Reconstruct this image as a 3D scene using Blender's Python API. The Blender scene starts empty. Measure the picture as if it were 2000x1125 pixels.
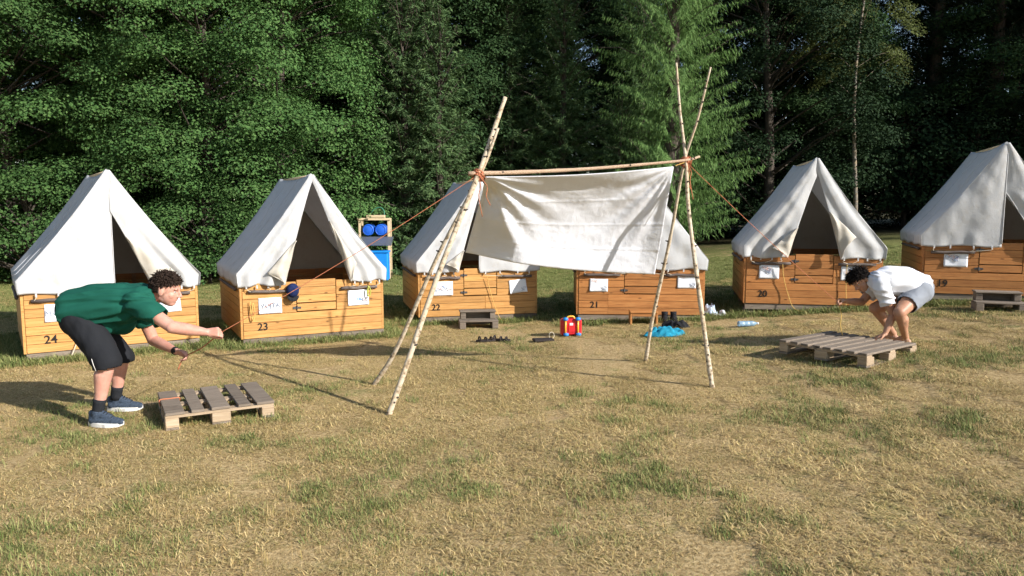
import bpy, bmesh, math, random
import numpy as np
from mathutils import Vector, Matrix, Euler
R = math.radians
scene = bpy.context.scene
C = scene.collection

# ------------------------------------------------------------------ camera, sky, sun, exposure
F = 1450.0; PITCH = math.atan(157.5 / F); EYE = 1.77
cam_d = bpy.data.cameras.new('camera'); cam = bpy.data.objects.new('camera', cam_d); C.objects.link(cam)
cam.location = (0, 0, EYE); cam.rotation_euler = (math.pi / 2 - PITCH, 0, 0)
cam_d.sensor_width = 36; cam_d.lens = 36 * F / 2000; cam_d.clip_start = 0.05; cam_d.clip_end = 2000
scene.camera = cam
SUN = Vector((1.60, -1.00, 1.0)).normalized()           # towards the sun
world = bpy.data.worlds.new('World'); scene.world = world; world.use_nodes = True
wn = world.node_tree.nodes; wl = world.node_tree.links
sky = wn.new('ShaderNodeTexSky'); sky.sky_type = 'NISHITA'; sky.sun_disc = False
sky.sun_elevation = math.asin(SUN.z); sky.sun_rotation = math.atan2(SUN.x, SUN.y)
sky.air_density = 1.0; sky.dust_density = 0.6
wl.new(sky.outputs[0], wn['Background'].inputs[0]); wn['Background'].inputs[1].default_value = 0.10
sun_d = bpy.data.lights.new('sun', 'SUN'); sun_d.energy = 5.0; sun_d.angle = R(0.5); sun_d.color = (1, .97, .92)
sun = bpy.data.objects.new('sun', sun_d); C.objects.link(sun)
sun.rotation_euler = SUN.to_track_quat('Z', 'Y').to_euler(); sun.location = (30, -14, 20)
vs = scene.view_settings; vs.view_transform = 'Standard'; vs.look = 'None'; vs.exposure = 0.64; vs.gamma = 1
vs.use_curve_mapping = False
cy = scene.cycles; cy.max_bounces = 5; cy.diffuse_bounces = 3; cy.glossy_bounces = 2; cy.transmission_bounces = 3; cy.transparent_max_bounces = 4; cy.use_adaptive_sampling = True; cy.adaptive_threshold = .03

# ------------------------------------------------------------------ helpers
rng = np.random.default_rng(7)
_gx = np.linspace(-60, 60, 1201)
_gk = np.interp(_gx, [-60, -2.5, -1, .5, 1.4, 2.2, 3, 4.3, 5.6, 8, 14, 40, 60], [0, 0, -.02, .0, .05, .09, .14, .24, .35, .55, .9, 1.3, 1.3])
_gk = np.convolve(np.pad(_gk, 8, mode='edge'), np.ones(17) / 17, 'valid')
def gz(x, y=0):                                          # height of the meadow
    x = np.asarray(x, float); y = np.asarray(y, float)
    return np.interp(x, _gx, _gk) + .012 * np.sin(1.7 * x + .6 * y) * np.sin(.9 * y - .4 * x) + .006 * np.sin(4.1 * x + 1) * np.sin(3.7 * y)
def G(x, y): return float(gz(x, y))
def at(px, py, Y):                                       # survey: picture point at distance Y -> metres
    u = (px - 1000) / F; v = (562.5 - py) / F
    d = Vector((u, math.cos(PITCH) + v * math.sin(PITCH), -math.sin(PITCH) + v * math.cos(PITCH)))
    t = Y / d.y
    return Vector((t * d.x, Y, EYE + t * d.z))
def tag(o, label=None, cat=None, group=None, kind=None):
    for k, v in (('label', label), ('category', cat), ('group', group), ('kind', kind)):
        if v: o[k] = v
    return o
def empty(name, loc=(0, 0, 0), rz=0):
    o = bpy.data.objects.new(name, None); C.objects.link(o); o.location = loc; o.rotation_euler = (0, 0, rz)
    o.empty_display_size = .2
    return o
def link(name, me, mat=None, parent=None, loc=None, rot=None):
    o = bpy.data.objects.new(name, me); C.objects.link(o)
    if mat is not None and len(me.materials) == 0: me.materials.append(mat)
    o.parent = parent
    if loc is not None: o.location = loc
    if rot is not None: o.rotation_euler = rot
    return o
def npmesh(name, verts, faces, smooth=True):
    verts = np.asarray(verts, np.float32); faces = np.asarray(faces, np.int32)
    me = bpy.data.meshes.new(name); n, k = faces.shape
    me.vertices.add(len(verts)); me.vertices.foreach_set('co', verts.ravel())
    me.loops.add(n * k); me.loops.foreach_set('vertex_index', faces.ravel())
    me.polygons.add(n); me.polygons.foreach_set('loop_start', np.arange(0, n * k, k, dtype=np.int32))
    me.polygons.foreach_set('use_smooth', np.full(n, smooth))
    me.update(calc_edges=True); me.validate()
    return me
def pymesh(name, verts, faces, smooth=False):
    me = bpy.data.meshes.new(name); me.from_pydata([tuple(v) for v in verts], [], [tuple(f) for f in faces]); me.update()
    if smooth: me.polygons.foreach_set('use_smooth', np.full(len(me.polygons), True))
    return me
def copy_tree(o, parent=None):
    c = o.copy(); C.objects.link(c); c.parent = parent
    for ch in o.children: copy_tree(ch, c)
    return c
_boxes = {}
def boxmesh(sx, sy, sz, bev=.004):
    k = (round(sx, 4), round(sy, 4), round(sz, 4), bev)
    if k not in _boxes:
        bm = bmesh.new(); bmesh.ops.create_cube(bm, size=1)
        bmesh.ops.scale(bm, vec=(sx, sy, sz), verts=bm.verts)
        if bev: bmesh.ops.bevel(bm, geom=bm.edges[:], offset=bev, segments=1, affect='EDGES')
        me = bpy.data.meshes.new('block'); bm.to_mesh(me); bm.free(); _boxes[k] = me
    return _boxes[k]
def block(name, mat, parent, c, s, bev=.004, rot=None):
    me = boxmesh(*s, bev)
    if len(me.materials) and me.materials[0] != mat: me = me.copy(); me.materials[0] = mat
    return link(name, me, mat, parent, c, rot)
def tube_np(pts, rad, n=8, cap=True):
    pts = np.asarray(pts, float); m = len(pts); rad = np.broadcast_to(np.asarray(rad, float), (m,))
    T = np.gradient(pts, axis=0); T /= np.linalg.norm(T, axis=1)[:, None] + 1e-9
    ref = np.array([0, 0, 1.]) if abs(T[:, 2]).mean() < .9 else np.array([1., 0, 0])
    U = np.cross(T, ref); U /= np.linalg.norm(U, axis=1)[:, None] + 1e-9; V = np.cross(T, U)
    a = np.linspace(0, 2 * np.pi, n, endpoint=False)
    v = pts[:, None] + rad[:, None, None] * (np.cos(a)[None, :, None] * U[:, None] + np.sin(a)[None, :, None] * V[:, None])
    v = v.reshape(-1, 3); f = []
    for i in range(m - 1):
        for j in range(n):
            k = (j + 1) % n
            f.append((i * n + j, i * n + k, (i + 1) * n + k, (i + 1) * n + j))
    if cap:
        v = np.vstack([v, pts[:1], pts[-1:]]); a0, a1 = m * n, m * n + 1
        for j in range(n):
            k = (j + 1) % n
            f.append((k, j, a0, a0)); f.append(((m - 1) * n + j, (m - 1) * n + k, a1, a1))
    return v, f
def fix(f): return [t[:3] if len(t) == 4 and t[2] == t[3] else t for t in f]
def tube(name, pts, rad, mat, parent=None, n=8):
    v, f = tube_np(pts, rad, n)
    return link(name, pymesh(name, v, fix(f), True), mat, parent)
def join(parts):
    V, Fc, o = [], [], 0
    for v, f in parts:
        V.append(np.asarray(v, float)); Fc += [tuple(i + o for i in t) for t in f]; o += len(v)
    return np.vstack(V), Fc
def box_np(c, s, M=None):
    x, y, z = np.asarray(s, float) / 2
    v = np.array([(i * x, j * y, k * z) for i in (-1, 1) for j in (-1, 1) for k in (-1, 1)])
    if M is not None: v = v @ np.asarray(M).T
    return v + np.asarray(c), [(0, 1, 3, 2), (4, 6, 7, 5), (0, 4, 5, 1), (2, 3, 7, 6), (0, 2, 6, 4), (1, 5, 7, 3)]
def spline(P, n):                                        # Catmull-Rom through P
    P = np.asarray(P, float); Q = np.vstack([2 * P[0] - P[1], P, 2 * P[-1] - P[-2]]); out = []
    m = len(P) - 1
    for s in np.linspace(0, m, n):
        i = min(int(s), m - 1); t = s - i; a, b, c, d = Q[i:i + 4]
        out.append(.5 * (2 * b + (c - a) * t + (2 * a - 5 * b + 4 * c - d) * t * t + (3 * b - a - 3 * c + d) * t ** 3))
    return np.array(out)
def sstep(a, b, x): t = np.clip((np.asarray(x, float) - a) / (b - a), 0, 1); return t * t * (3 - 2 * t)
def vnoise(p, seed=0):                                   # smooth value noise on (N,3)
    p = np.asarray(p, float); i = np.floor(p).astype(np.int64); f = p - i; f = f * f * (3 - 2 * f); r = 0
    for dx in (0, 1):
        for dy in (0, 1):
            for dz in (0, 1):
                h = ((i[:, 0] + dx) * 374761393 + (i[:, 1] + dy) * 668265263 + (i[:, 2] + dz) * 2147483647 + seed * 974634533) & 0xffffffff
                h = ((h ^ (h >> 13)) * 1274126177) & 0xffffffff; h = (h ^ (h >> 16)) & 0xffff
                w = (f[:, 0] if dx else 1 - f[:, 0]) * (f[:, 1] if dy else 1 - f[:, 1]) * (f[:, 2] if dz else 1 - f[:, 2])
                r = r + w * (h / 32767.5 - 1)
    return r

# ------------------------------------------------------------------ materials
class MatB:
    def __init__(s, name):
        s.m = bpy.data.materials.new(name); s.m.use_nodes = True; s.t = s.m.node_tree
        s.b = s.t.nodes['Principled BSDF']; s.out = s.t.nodes['Material Output']
    def n(s, ty, **kw):
        x = s.t.nodes.new(ty)
        for k, v in kw.items():
            if k.startswith('i_'): x.inputs[int(k[2:]) if k[2:].isdigit() else k[2:].replace('_', ' ')].default_value = v
            else: setattr(x, k, v)
        return x
    def l(s, a, b): s.t.links.new(a, b)
    def coord(s, kind='Object', scale=(1, 1, 1), rnd=False):
        tc = s.n('ShaderNodeTexCoord'); mp = s.n('ShaderNodeMapping'); mp.inputs['Scale'].default_value = scale
        s.l(tc.outputs[kind], mp.inputs['Vector'])
        if rnd:
            oi = s.n('ShaderNodeObjectInfo'); mu = s.n('ShaderNodeMath', operation='MULTIPLY'); mu.inputs[1].default_value = 37.
            s.l(oi.outputs['Random'], mu.inputs[0]); s.l(mu.outputs[0], mp.inputs['Location'])
        return mp.outputs[0]
    def noise(s, vec, scale=5, detail=4, rough=.55, dist=0):
        x = s.n('ShaderNodeTexNoise'); x.inputs['Scale'].default_value = scale; x.inputs['Detail'].default_value = detail
        x.inputs['Roughness'].default_value = rough; x.inputs['Distortion'].default_value = dist
        s.l(vec, x.inputs['Vector']); return x.outputs['Fac']
    def ramp(s, fac, stops, interp='LINEAR'):
        x = s.n('ShaderNodeValToRGB'); e = x.color_ramp.elements; x.color_ramp.interpolation = interp
        while len(e) < len(stops): e.new(.5)
        for k, (p, c) in enumerate(stops):
            e[k].position = p; e[k].color = (*c, 1) if not isinstance(c, (int, float)) else (c, c, c, 1)
        s.l(fac, x.inputs[0]); return x.outputs[0]
    def mix(s, fac, a, b, mode='MIX'):
        x = s.n('ShaderNodeMix', data_type='RGBA', blend_type=mode)
        for v, i in ((fac, 0), (a, 6), (b, 7)):
            if hasattr(v, 'is_output'): s.l(v, x.inputs[i])
            else: x.inputs[i].default_value = v if i == 0 or len(v) == 4 else (*v, 1)
        return x.outputs[2]
    def bump(s, h, strength=.3, dist=.01):
        x = s.n('ShaderNodeBump'); x.inputs['Strength'].default_value = strength; x.inputs['Distance'].default_value = dist
        s.l(h, x.inputs['Height']); s.l(x.outputs[0], s.b.inputs['Normal'])
    def col(s, c):
        if hasattr(c, 'is_output'): s.l(c, s.b.inputs['Base Color'])
        else: s.b.inputs['Base Color'].default_value = (*c, 1)
    def set(s, rough=.6, spec=.3, metal=0, **kw):
        s.b.inputs['Roughness'].default_value = rough; s.b.inputs['Specular IOR Level'].default_value = spec; s.b.inputs['Metallic'].default_value = metal
        for k, v in kw.items(): s.b.inputs[k.replace('_', ' ')].default_value = v
        return s.m
def plain(name, c, rough=.6, spec=.3, var=.12, scale=30, bump=0, metal=0):
    B = MatB(name); v = B.coord()
    n = B.noise(v, scale, 4)
    c = np.array(c); B.col(B.ramp(n, [(.3, tuple(c * (1 - var))), (.7, tuple(np.minimum(c * (1 + var), 1)))]))
    if bump: B.bump(n, bump, .004)
    return B.set(rough, spec, metal)
def wood_mat(name, dark, mid, light, rough=.5, grain=(1.5, 28, 28), varval=.25, knots=True, spec=.3):
    B = MatB(name); v = B.coord('Object', grain, rnd=True)
    g = B.noise(v, 2.2, 6, .6, .6)
    c = B.ramp(g, [(.25, dark), (.5, mid), (.75, light)])
    if knots:
        vv = B.coord('Object', (3.2, 9, 9), rnd=True)
        vo = B.n('ShaderNodeTexVoronoi'); vo.inputs['Scale'].default_value = 1.0; B.l(vv, vo.inputs['Vector'])
        k = B.ramp(vo.outputs['Distance'], [(.04, 1.), (.11, 0.)])
        c = B.mix(k, c, tuple(np.array(dark) * .45))
    oi = B.n('ShaderNodeObjectInfo')
    w = B.ramp(oi.outputs['Random'], [(0, 1 - varval), (1, 1.)])
    c = B.mix(1., c, w, 'MULTIPLY')
    st = B.noise(B.coord('Object', (1, 1, 1), rnd=True), 3.5, 5)
    c = B.mix(B.ramp(st, [(.55, 0.), (.8, .45)]), c, tuple(np.array(dark) * .7))
    B.col(c); B.bump(g, .25, .003)
    return B.set(rough, spec)
M = {}
M['plank'] = wood_mat('glazed orange pine', (.36, .165, .045), (.58, .29, .088), (.68, .38, .14), .5, varval=.28)
M['plank_red'] = wood_mat('glazed red brown pine', (.30, .110, .032), (.48, .20, .062), (.58, .27, .09), .5, varval=.28)
M['inner'] = wood_mat('bare inner pine', (.25, .12, .05), (.36, .19, .085), (.45, .26, .13), .7)
M['grey_wood'] = wood_mat('weathered grey wood', (.12, .09, .066), (.235, .185, .14), (.34, .28, .22), .8, (1.5, 34, 34), .3)
M['tan_wood'] = wood_mat('weathered tan block wood', (.28, .19, .12), (.42, .31, .20), (.54, .42, .30), .8, (1.5, 34, 34), .25)
M['dark_wood'] = wood_mat('old dark stick', (.06, .042, .035), (.13, .10, .085), (.24, .20, .18), .8, (1.5, 20, 20), .25, False)
M['sawn'] = wood_mat('fresh sawn batten', (.5, .36, .2), (.66, .5, .3), (.75, .6, .4), .7, (1.5, 30, 30), .15, False)
def canvas_mat(name, base, stain, tr=.12):
    B = MatB(name); v = B.coord('Object', (1, 1, 1), rnd=True)
    n = B.noise(v, 1.6, 6, .6); w = B.noise(v, 9, 5, .6)
    c = B.ramp(n, [(.3, base), (.72, tuple(np.array(base) * .93))])
    c = B.mix(B.ramp(w, [(.52, 0.), (.78, .5)]), c, stain)
    B.col(c); f = B.noise(v, 16, 6, .65, .8); B.bump(f, .35, .012)
    t = B.n('ShaderNodeBsdfTranslucent'); B.l(c, t.inputs[0])
    ms = B.n('ShaderNodeMixShader'); ms.inputs[0].default_value = tr
    B.l(B.b.outputs[0], ms.inputs[1]); B.l(t.outputs[0], ms.inputs[2]); B.l(ms.outputs[0], B.out.inputs[0])
    return B.set(.85, .15)
M['canvas'] = canvas_mat('tent canvas', (.655, .65, .645), (.48, .43, .35), .25)
M['canvas_in'] = canvas_mat('canvas inner face', (.58, .53, .45), (.42, .35, .25))
M['rope'] = plain('orange polypropylene cord', (.42, .145, .07), .7, .3, .25, 200)
M['rope_y'] = plain('yellow cord', (.62, .40, .12), .7, .2, .2, 200)
M['cord'] = plain('pale cotton cord', (.66, .58, .45), .8, .1, .15, 200)
M['metal'] = plain('dull dark steel', (.10, .10, .105), .45, .5, .3, 60, 0, .7)
M['black'] = plain('black cloth', (.018, .018, .02), .85, .15, .3, 40, .3)
M['ink'] = plain('black paint', (.012, .010, .009), .6, .3, .2)
# ------------------------------------------------------------------ ground
def axis(a, b, n, lo, hi, far):
    core = np.linspace(a, b, n)
    return np.concatenate([np.array(lo), core, np.array(hi)])
gxs = axis(-14, 14, 141, [-900, -300, -120, -60, -35, -22, -17], [17, 22, 30, 45, 70, 130, 300, 900], 0)
gys = axis(1, 29, 141, [-900, -300, -100, -40, -15, -5, -1.5], [33, 38, 46, 60, 90, 150, 300, 900], 0)
GX, GY = np.meshgrid(gxs, gys); nx, ny = len(gxs), len(gys)
GV = np.stack([GX, GY, gz(GX, GY)], -1).reshape(-1, 3)
ii = (np.arange(ny - 1)[:, None] * nx + np.arange(nx - 1)[None]).ravel()
B = MatB('dry meadow soil'); v = B.coord('Object')
n1 = B.noise(v, .55, 5, .6); n2 = B.noise(v, 3.2, 6, .65); n3 = B.noise(v, 34, 5, .7); n4 = B.noise(v, 1.3, 4)
straw = B.ramp(n3, [(.30, (.15, .10, .045)), (.48, (.39, .275, .13)), (.7, (.58, .43, .23))])
green = B.ramp(n3, [(.28, (.06, .07, .02)), (.5, (.17, .18, .06)), (.72, (.34, .32, .13))])
sep = B.n('ShaderNodeSeparateXYZ'); B.l(v, sep.inputs[0])
far = B.n('ShaderNodeMapRange'); far.inputs[1].default_value = 9.5; far.inputs[2].default_value = 14; far.inputs[3].default_value = 0; far.inputs[4].default_value = .3
B.l(sep.outputs[1], far.inputs[0])
add = B.n('ShaderNodeMath', operation='ADD'); B.l(n2, add.inputs[0]); B.l(far.outputs[0], add.inputs[1])
add2 = B.n('ShaderNodeMath', operation='ADD'); B.l(add.outputs[0], add2.inputs[0])
mm = B.n('ShaderNodeMath', operation='MULTIPLY'); mm.inputs[1].default_value = .5; B.l(n1, mm.inputs[0]); B.l(mm.outputs[0], add2.inputs[1])
gm = B.ramp(add2.outputs[0], [(.80, 0.), (1.0, 1.)])
c = B.mix(gm, straw, green)
bare = B.ramp(n4, [(.63, 0.), (.70, .8)]); c = B.mix(bare, c, (.42, .29, .17))
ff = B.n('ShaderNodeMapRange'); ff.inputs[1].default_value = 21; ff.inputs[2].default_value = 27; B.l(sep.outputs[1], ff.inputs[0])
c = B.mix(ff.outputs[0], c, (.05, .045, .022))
B.col(c); B.bump(n3, .8, .02); mground = B.set(.95, .05)
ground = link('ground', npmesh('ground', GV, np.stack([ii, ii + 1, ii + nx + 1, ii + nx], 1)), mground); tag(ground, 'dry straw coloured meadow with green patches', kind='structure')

# ------------------------------------------------------------------ grass: blades instanced on points
def blade_mat(name, cols, rough=.75):
    B = MatB(name); g = B.n('ShaderNodeNewGeometry')
    c = B.ramp(g.outputs['Random Per Island'], [(i / (len(cols) - 1), k) for i, k in enumerate(cols)])
    oi = B.n('ShaderNodeObjectInfo'); c = B.mix(1., c, B.ramp(oi.outputs['Random'], [(0, .72), (1, 1.)]), 'MULTIPLY')
    B.col(c); return B.set(rough, .15)
M['straw'] = blade_mat('straw blades', [(.22, .135, .052), (.63, .44, .185), (.80, .61, .30), (.29, .245, .075), (.70, .505, .22), (.38, .25, .095), (.24, .225, .065), (.76, .57, .28), (.13, .085, .035)])
M['grass'] = blade_mat('green blades', [(.085, .13, .03), (.14, .19, .05), (.23, .27, .085), (.36, .34, .13), (.11, .16, .04), (.42, .34, .15)])
def tuft(name, mat, nb, rad, lmin, lmax, lean, wid, seed):
    r = np.random.default_rng(seed); V, Fc = [], []
    for k in range(nb):
        a = r.uniform(0, 2 * np.pi); d = rad * math.sqrt(r.uniform()); b = np.array([math.cos(a) * d, math.sin(a) * d, -.004])
        h = r.uniform(lmin, lmax); th = r.uniform(0, 2 * np.pi); ln = np.clip(r.normal(lean, .25), .05, 1.5)
        dr = np.array([math.cos(th), math.sin(th), 0]); sd = np.array([-dr[1], dr[0], 0]) * wid * r.uniform(.6, 1.2) / 2
        p1 = b + h * .55 * (dr * math.sin(ln * .75) + np.array([0, 0, math.cos(ln * .75)]))
        p2 = p1 + h * .45 * (dr * math.sin(min(ln * 1.3, 1.65)) + np.array([0, 0, math.cos(min(ln * 1.3, 1.65))])); p2[2] = max(p2[2], .003)
        o = len(V); V += [b - sd, b + sd, p1 + sd * .8, p1 - sd * .8, p2]; Fc += [(o, o + 1, o + 2, o + 3), (o + 3, o + 2, o + 4)]
    if lean > 1.3: V = [np.array([p[0], p[1], p[2] * .7]) for p in V]
    me = pymesh(name, V, Fc); me.materials.append(mat); return me
def scatter(name, pts, sc, protos, label, seed):
    r = np.random.default_rng(seed); me = bpy.data.meshes.new(name + '_points'); n = len(pts)
    me.vertices.add(n); me.vertices.foreach_set('co', np.asarray(pts, np.float32).ravel())
    a = me.attributes.new('rot', 'FLOAT_VECTOR', 'POINT'); rv = np.zeros((n, 3), np.float32); rv[:, 2] = r.uniform(0, 6.28, n); a.data.foreach_set('vector', rv.ravel())
    a = me.attributes.new('scl', 'FLOAT', 'POINT'); a.data.foreach_set('value', np.asarray(sc, np.float32))
    a = me.attributes.new('pick', 'INT', 'POINT'); a.data.foreach_set('value', r.integers(0, len(protos), n).astype(np.int32))
    o = link(name, me); tag(o, label, name.split('_')[-1], kind='stuff')
    ng = bpy.data.node_groups.new(name + '_nodes', 'GeometryNodeTree')
    ng.interface.new_socket('Geometry', in_out='INPUT', socket_type='NodeSocketGeometry'); ng.interface.new_socket('Geometry', in_out='OUTPUT', socket_type='NodeSocketGeometry')
    gi = ng.nodes.new('NodeGroupInput'); go = ng.nodes.new('NodeGroupOutput'); ip = ng.nodes.new('GeometryNodeInstanceOnPoints'); jg = ng.nodes.new('GeometryNodeGeometryToInstance')
    for p in reversed(protos):
        ob = bpy.data.objects.new(p.name, p)             # mesh holder, not linked to the scene
        oi = ng.nodes.new('GeometryNodeObjectInfo'); oi.inputs[0].default_value = ob; ng.links.new(oi.outputs['Geometry'], jg.inputs[0])
    def named(nm, ty):
        x = ng.nodes.new('GeometryNodeInputNamedAttribute'); x.data_type = ty; x.inputs[0].default_value = nm; return x.outputs[0]
    ng.links.new(gi.outputs[0], ip.inputs['Points']); ng.links.new(jg.outputs[0], ip.inputs['Instance']); ip.inputs['Pick Instance'].default_value = True
    ng.links.new(named('pick', 'INT'), ip.inputs['Instance Index']); ng.links.new(named('rot', 'FLOAT_VECTOR'), ip.inputs['Rotation']); ng.links.new(named('scl', 'FLOAT'), ip.inputs['Scale'])
    ng.links.new(ip.outputs[0], go.inputs[0])
    md = o.modifiers.new('blades', 'NODES'); md.node_group = ng
    return o
def fieldpts(n, y0, y1, seed, p=1.0, margin=2.0):
    r = np.random.default_rng(seed); Y = y0 + (y1 - y0) * r.uniform(0, 1, n) ** p; X = r.uniform(-1, 1, n) * (Y * .70 + margin)
    return X, Y
TENT_SPOTS = [(-4.82, 8.93, 35), (-2.64, 9.86, 28), (-.52, 11.55, 15), (1.92, 11.05, -3.5), (4.38, 10.80, -12), (6.83, 10.40, -20)]
def in_tent(X, Y, g=0.0):
    ins = np.zeros(len(X), bool)
    for tx, ty, a in TENT_SPOTS:
        c, s = math.cos(R(a)), math.sin(R(a)); lx = (X - tx) * c + (Y - ty) * s; ly = -(X - tx) * s + (Y - ty) * c
        ins |= (abs(lx) < .95 + g) & (ly > -.02 - g) & (ly < 2.0 + g)
    return ins
def greenness(X, Y):
    p = np.stack([X, Y, np.zeros_like(X)], 1)
    return vnoise(p * 1.1, 3) * .55 + vnoise(p * 3.1, 5) * .55 + vnoise(p * .35, 9) * .35 + .85 * sstep(10.5, 13.5, Y)
strawp = [tuft('straw_tuft', M['straw'], 1500, .36, .025, .08, 1.44, .0038, 10 + k) for k in range(6)]
tallp = [tuft('dry_stalks', M['straw'], 9, .05, .06, .17, .35, .003, 30 + k) for k in range(4)]
greenp = [tuft('green_tuft', M['grass'], 44, .11, .025, .085, .85, .0045, 50 + k) for k in range(5)]
gx_, gy_ = np.meshgrid(np.arange(-12.5, 12.5, .40), np.arange(2.7, 15.6, .40)); X = (gx_ + rng.uniform(-.12, .12, gx_.shape)).ravel(); Y = (gy_ + rng.uniform(-.12, .12, gx_.shape)).ravel(); kk = np.abs(X) < Y * .70 + 2.2; X, Y = X[kk], Y[kk]; k = ~in_tent(X, Y, -.2); bare = vnoise(np.stack([X, Y, X * 0], 1) * .9, 21) > .62
k &= ~bare; X, Y = X[k], Y[k]
scatter('straw_grass', np.stack([X, Y, gz(X, Y)], 1), rng.uniform(.6, 1.15, len(X)), strawp, 'flattened dry straw grass across the meadow', 3)
X, Y = fieldpts(2600, 2.9, 12, 2, 1.2); k = ~in_tent(X, Y) & (vnoise(np.stack([X, Y, X * 0], 1) * 1.7, 8) > .25); X, Y = X[k], Y[k]
scatter('stalk_grass', np.stack([X, Y, gz(X, Y)], 1), rng.uniform(.25, .75, len(X)), tallp, 'thin upright dry stalks standing in the meadow', 4)
X, Y = fieldpts(44000, 2.9, 21, 5, 1.1); g = greenness(X, Y); k = ~in_tent(X, Y) & (g > .40 + rng.uniform(-.55, .5, len(X))); X, Y = X[k], Y[k]
scatter('green_grass', np.stack([X, Y, gz(X, Y)], 1), rng.uniform(.5, 1.1, len(X)) * (1 + .15 * sstep(12, 18, Y)), greenp, 'short green grass patches in the meadow', 6)
X, Y = fieldpts(45000, 7.5, 15, 11); k = ~in_tent(X, Y) & in_tent(X, Y, .24); X, Y = X[k], Y[k]
scatter('tall_grass', np.stack([X, Y, gz(X, Y)], 1), rng.uniform(.8, 1.75, len(X)), greenp, 'taller green grass left along the tent bases', 7)
# ------------------------------------------------------------------ trees
def leaf_mat(name, cols, trans=.25, rough=.7):
    B = MatB(name); g = B.n('ShaderNodeNewGeometry')
    c = B.ramp(g.outputs['Random Per Island'], [(i / (len(cols) - 1), k) for i, k in enumerate(cols)])
    oi = B.n('ShaderNodeObjectInfo'); c = B.mix(1., c, B.ramp(oi.outputs['Random'], [(0, .75), (1, 1.)]), 'MULTIPLY')
    B.col(c); B.set(rough, .1)
    t = B.n('ShaderNodeBsdfTranslucent'); B.l(c, t.inputs[0]); ms = B.n('ShaderNodeMixShader'); ms.inputs[0].default_value = trans
    B.l(B.b.outputs[0], ms.inputs[1]); B.l(t.outputs[0], ms.inputs[2]); B.l(ms.outputs[0], B.out.inputs[0])
    return B.m
M['leaf'] = leaf_mat('broad leaves', [(.045, .105, .03), (.072, .15, .04), (.105, .195, .055), (.06, .13, .04), (.135, .22, .07)])
M['leaf2'] = leaf_mat('duller broad leaves', [(.026, .06, .022), (.042, .085, .028), (.062, .11, .038), (.036, .075, .028)])  # dull leaves, tone lowered further to paint in the wood's shade
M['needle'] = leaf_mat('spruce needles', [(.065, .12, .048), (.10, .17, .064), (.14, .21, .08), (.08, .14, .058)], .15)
M['needle_shaded'] = leaf_mat('spruce needles with painted shade', [(.016, .033, .018), (.025, .046, .023), (.036, .058, .028)], .08)  # darker needle copy: forest shade is put into the colour
M['leaf_shaded'] = leaf_mat('broad leaves with painted shade', [(.016, .036, .016), (.026, .052, .02), (.036, .066, .025)], .12)  # darkened leaf copy, shade painted in for the back of the wood
M['larch'] = leaf_mat('larch needles', [(.12, .22, .065), (.17, .29, .09), (.22, .34, .115), (.14, .25, .075)], .3)
M['birchleaf'] = leaf_mat('birch leaves', [(.09, .12, .035), (.14, .17, .055), (.19, .21, .08)], .3)
def bark_mat(name, a, b, sc=(6, 6, 1.5)):
    B = MatB(name); v = B.coord('Object', sc); n = B.noise(v, 4, 6, .65); B.col(B.ramp(n, [(.35, a), (.65, b)])); B.bump(n, .6, .02); return B.set(.9, .1)
M['bark'] = bark_mat('grey brown bark', (.04, .033, .027), (.11, .09, .072))
def birch_bark(name, scale, lo, c1=(.46, .36, .25), c2=(.74, .66, .53)):
    B = MatB(name); v = B.coord('Object', scale); n = B.noise(v, 3, 5, .6); m = B.noise(B.coord('Object', (4, 4, 4)), 1.5, 4)
    c = B.ramp(n, [(lo, (.05, .04, .03)), (lo + .07, c1), (lo + .2, c2)])
    c = B.mix(B.ramp(m, [(.45, 0.), (.7, .55)]), c, (.50, .36, .21)); B.col(c); B.bump(n, .4, .004); return B.set(.75, .2)
M['birch'] = birch_bark('birch bark', (5, 5, 16), .40, (.12, .105, .085), (.24, .22, .19))

def leaves(cent, nrm, length, width, r, fold=.25):
    """one folded leaf (two triangles) at each centre"""
    n = len(cent); nrm = nrm / (np.linalg.norm(nrm, axis=1)[:, None] + 1e-9)
    t = r.normal(size=(n, 3)); t -= nrm * (t * nrm).sum(1)[:, None]; t /= np.linalg.norm(t, axis=1)[:, None] + 1e-9
    return leaves_dir(cent, t, nrm, length, width, fold)
def leaves_dir(cent, t, nrm, length, width, fold=.25):
    s = np.cross(nrm, t); n = len(cent); L = np.broadcast_to(length, (n,))[:, None]; Wd = np.broadcast_to(width, (n,))[:, None]
    v = np.stack([cent - t * L * .5, cent + s * Wd * .5 + nrm * Wd * fold, cent + t * L * .5, cent - s * Wd * .5 + nrm * Wd * fold], 1).reshape(-1, 3)
    i = np.arange(n)[:, None] * 4
    return v, np.vstack([i + np.array([[0, 1, 2]]), i + np.array([[0, 2, 3]])])
def limbs(trunk_pts, trunk_r, ends, r, thick=.05, seg=5):
    parts = [tube_np(trunk_pts, trunk_r, 9, False)]
    tp = np.asarray(trunk_pts)
    for e in ends:
        z0 = max(.35, e[2] - .28 * np.hypot(e[0], e[1]) - r.uniform(.2, .8)); k = np.interp(z0, tp[:, 2], np.arange(len(tp))); i = min(int(k), len(tp) - 2)
        b = tp[i] + (tp[i + 1] - tp[i]) * (k - i); mid = b * .45 + e * .55 + np.array([0, 0, .18 * np.linalg.norm(e - b)]) * r.uniform(-.2, .8)
        parts.append(tube_np(spline([b, mid, e], seg), np.linspace(thick, .008, seg), 4, False))
    return join(parts)
def tree_obj(name, trunk, crown, mt, ml, smooth=True):
    root = empty(name); v, f = trunk
    me = pymesh('trunk', v, fix(f), True); link('trunk', me, mt, root)
    link('crown', npmesh('crown', crown[0], crown[1], smooth), ml, root); return root
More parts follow.
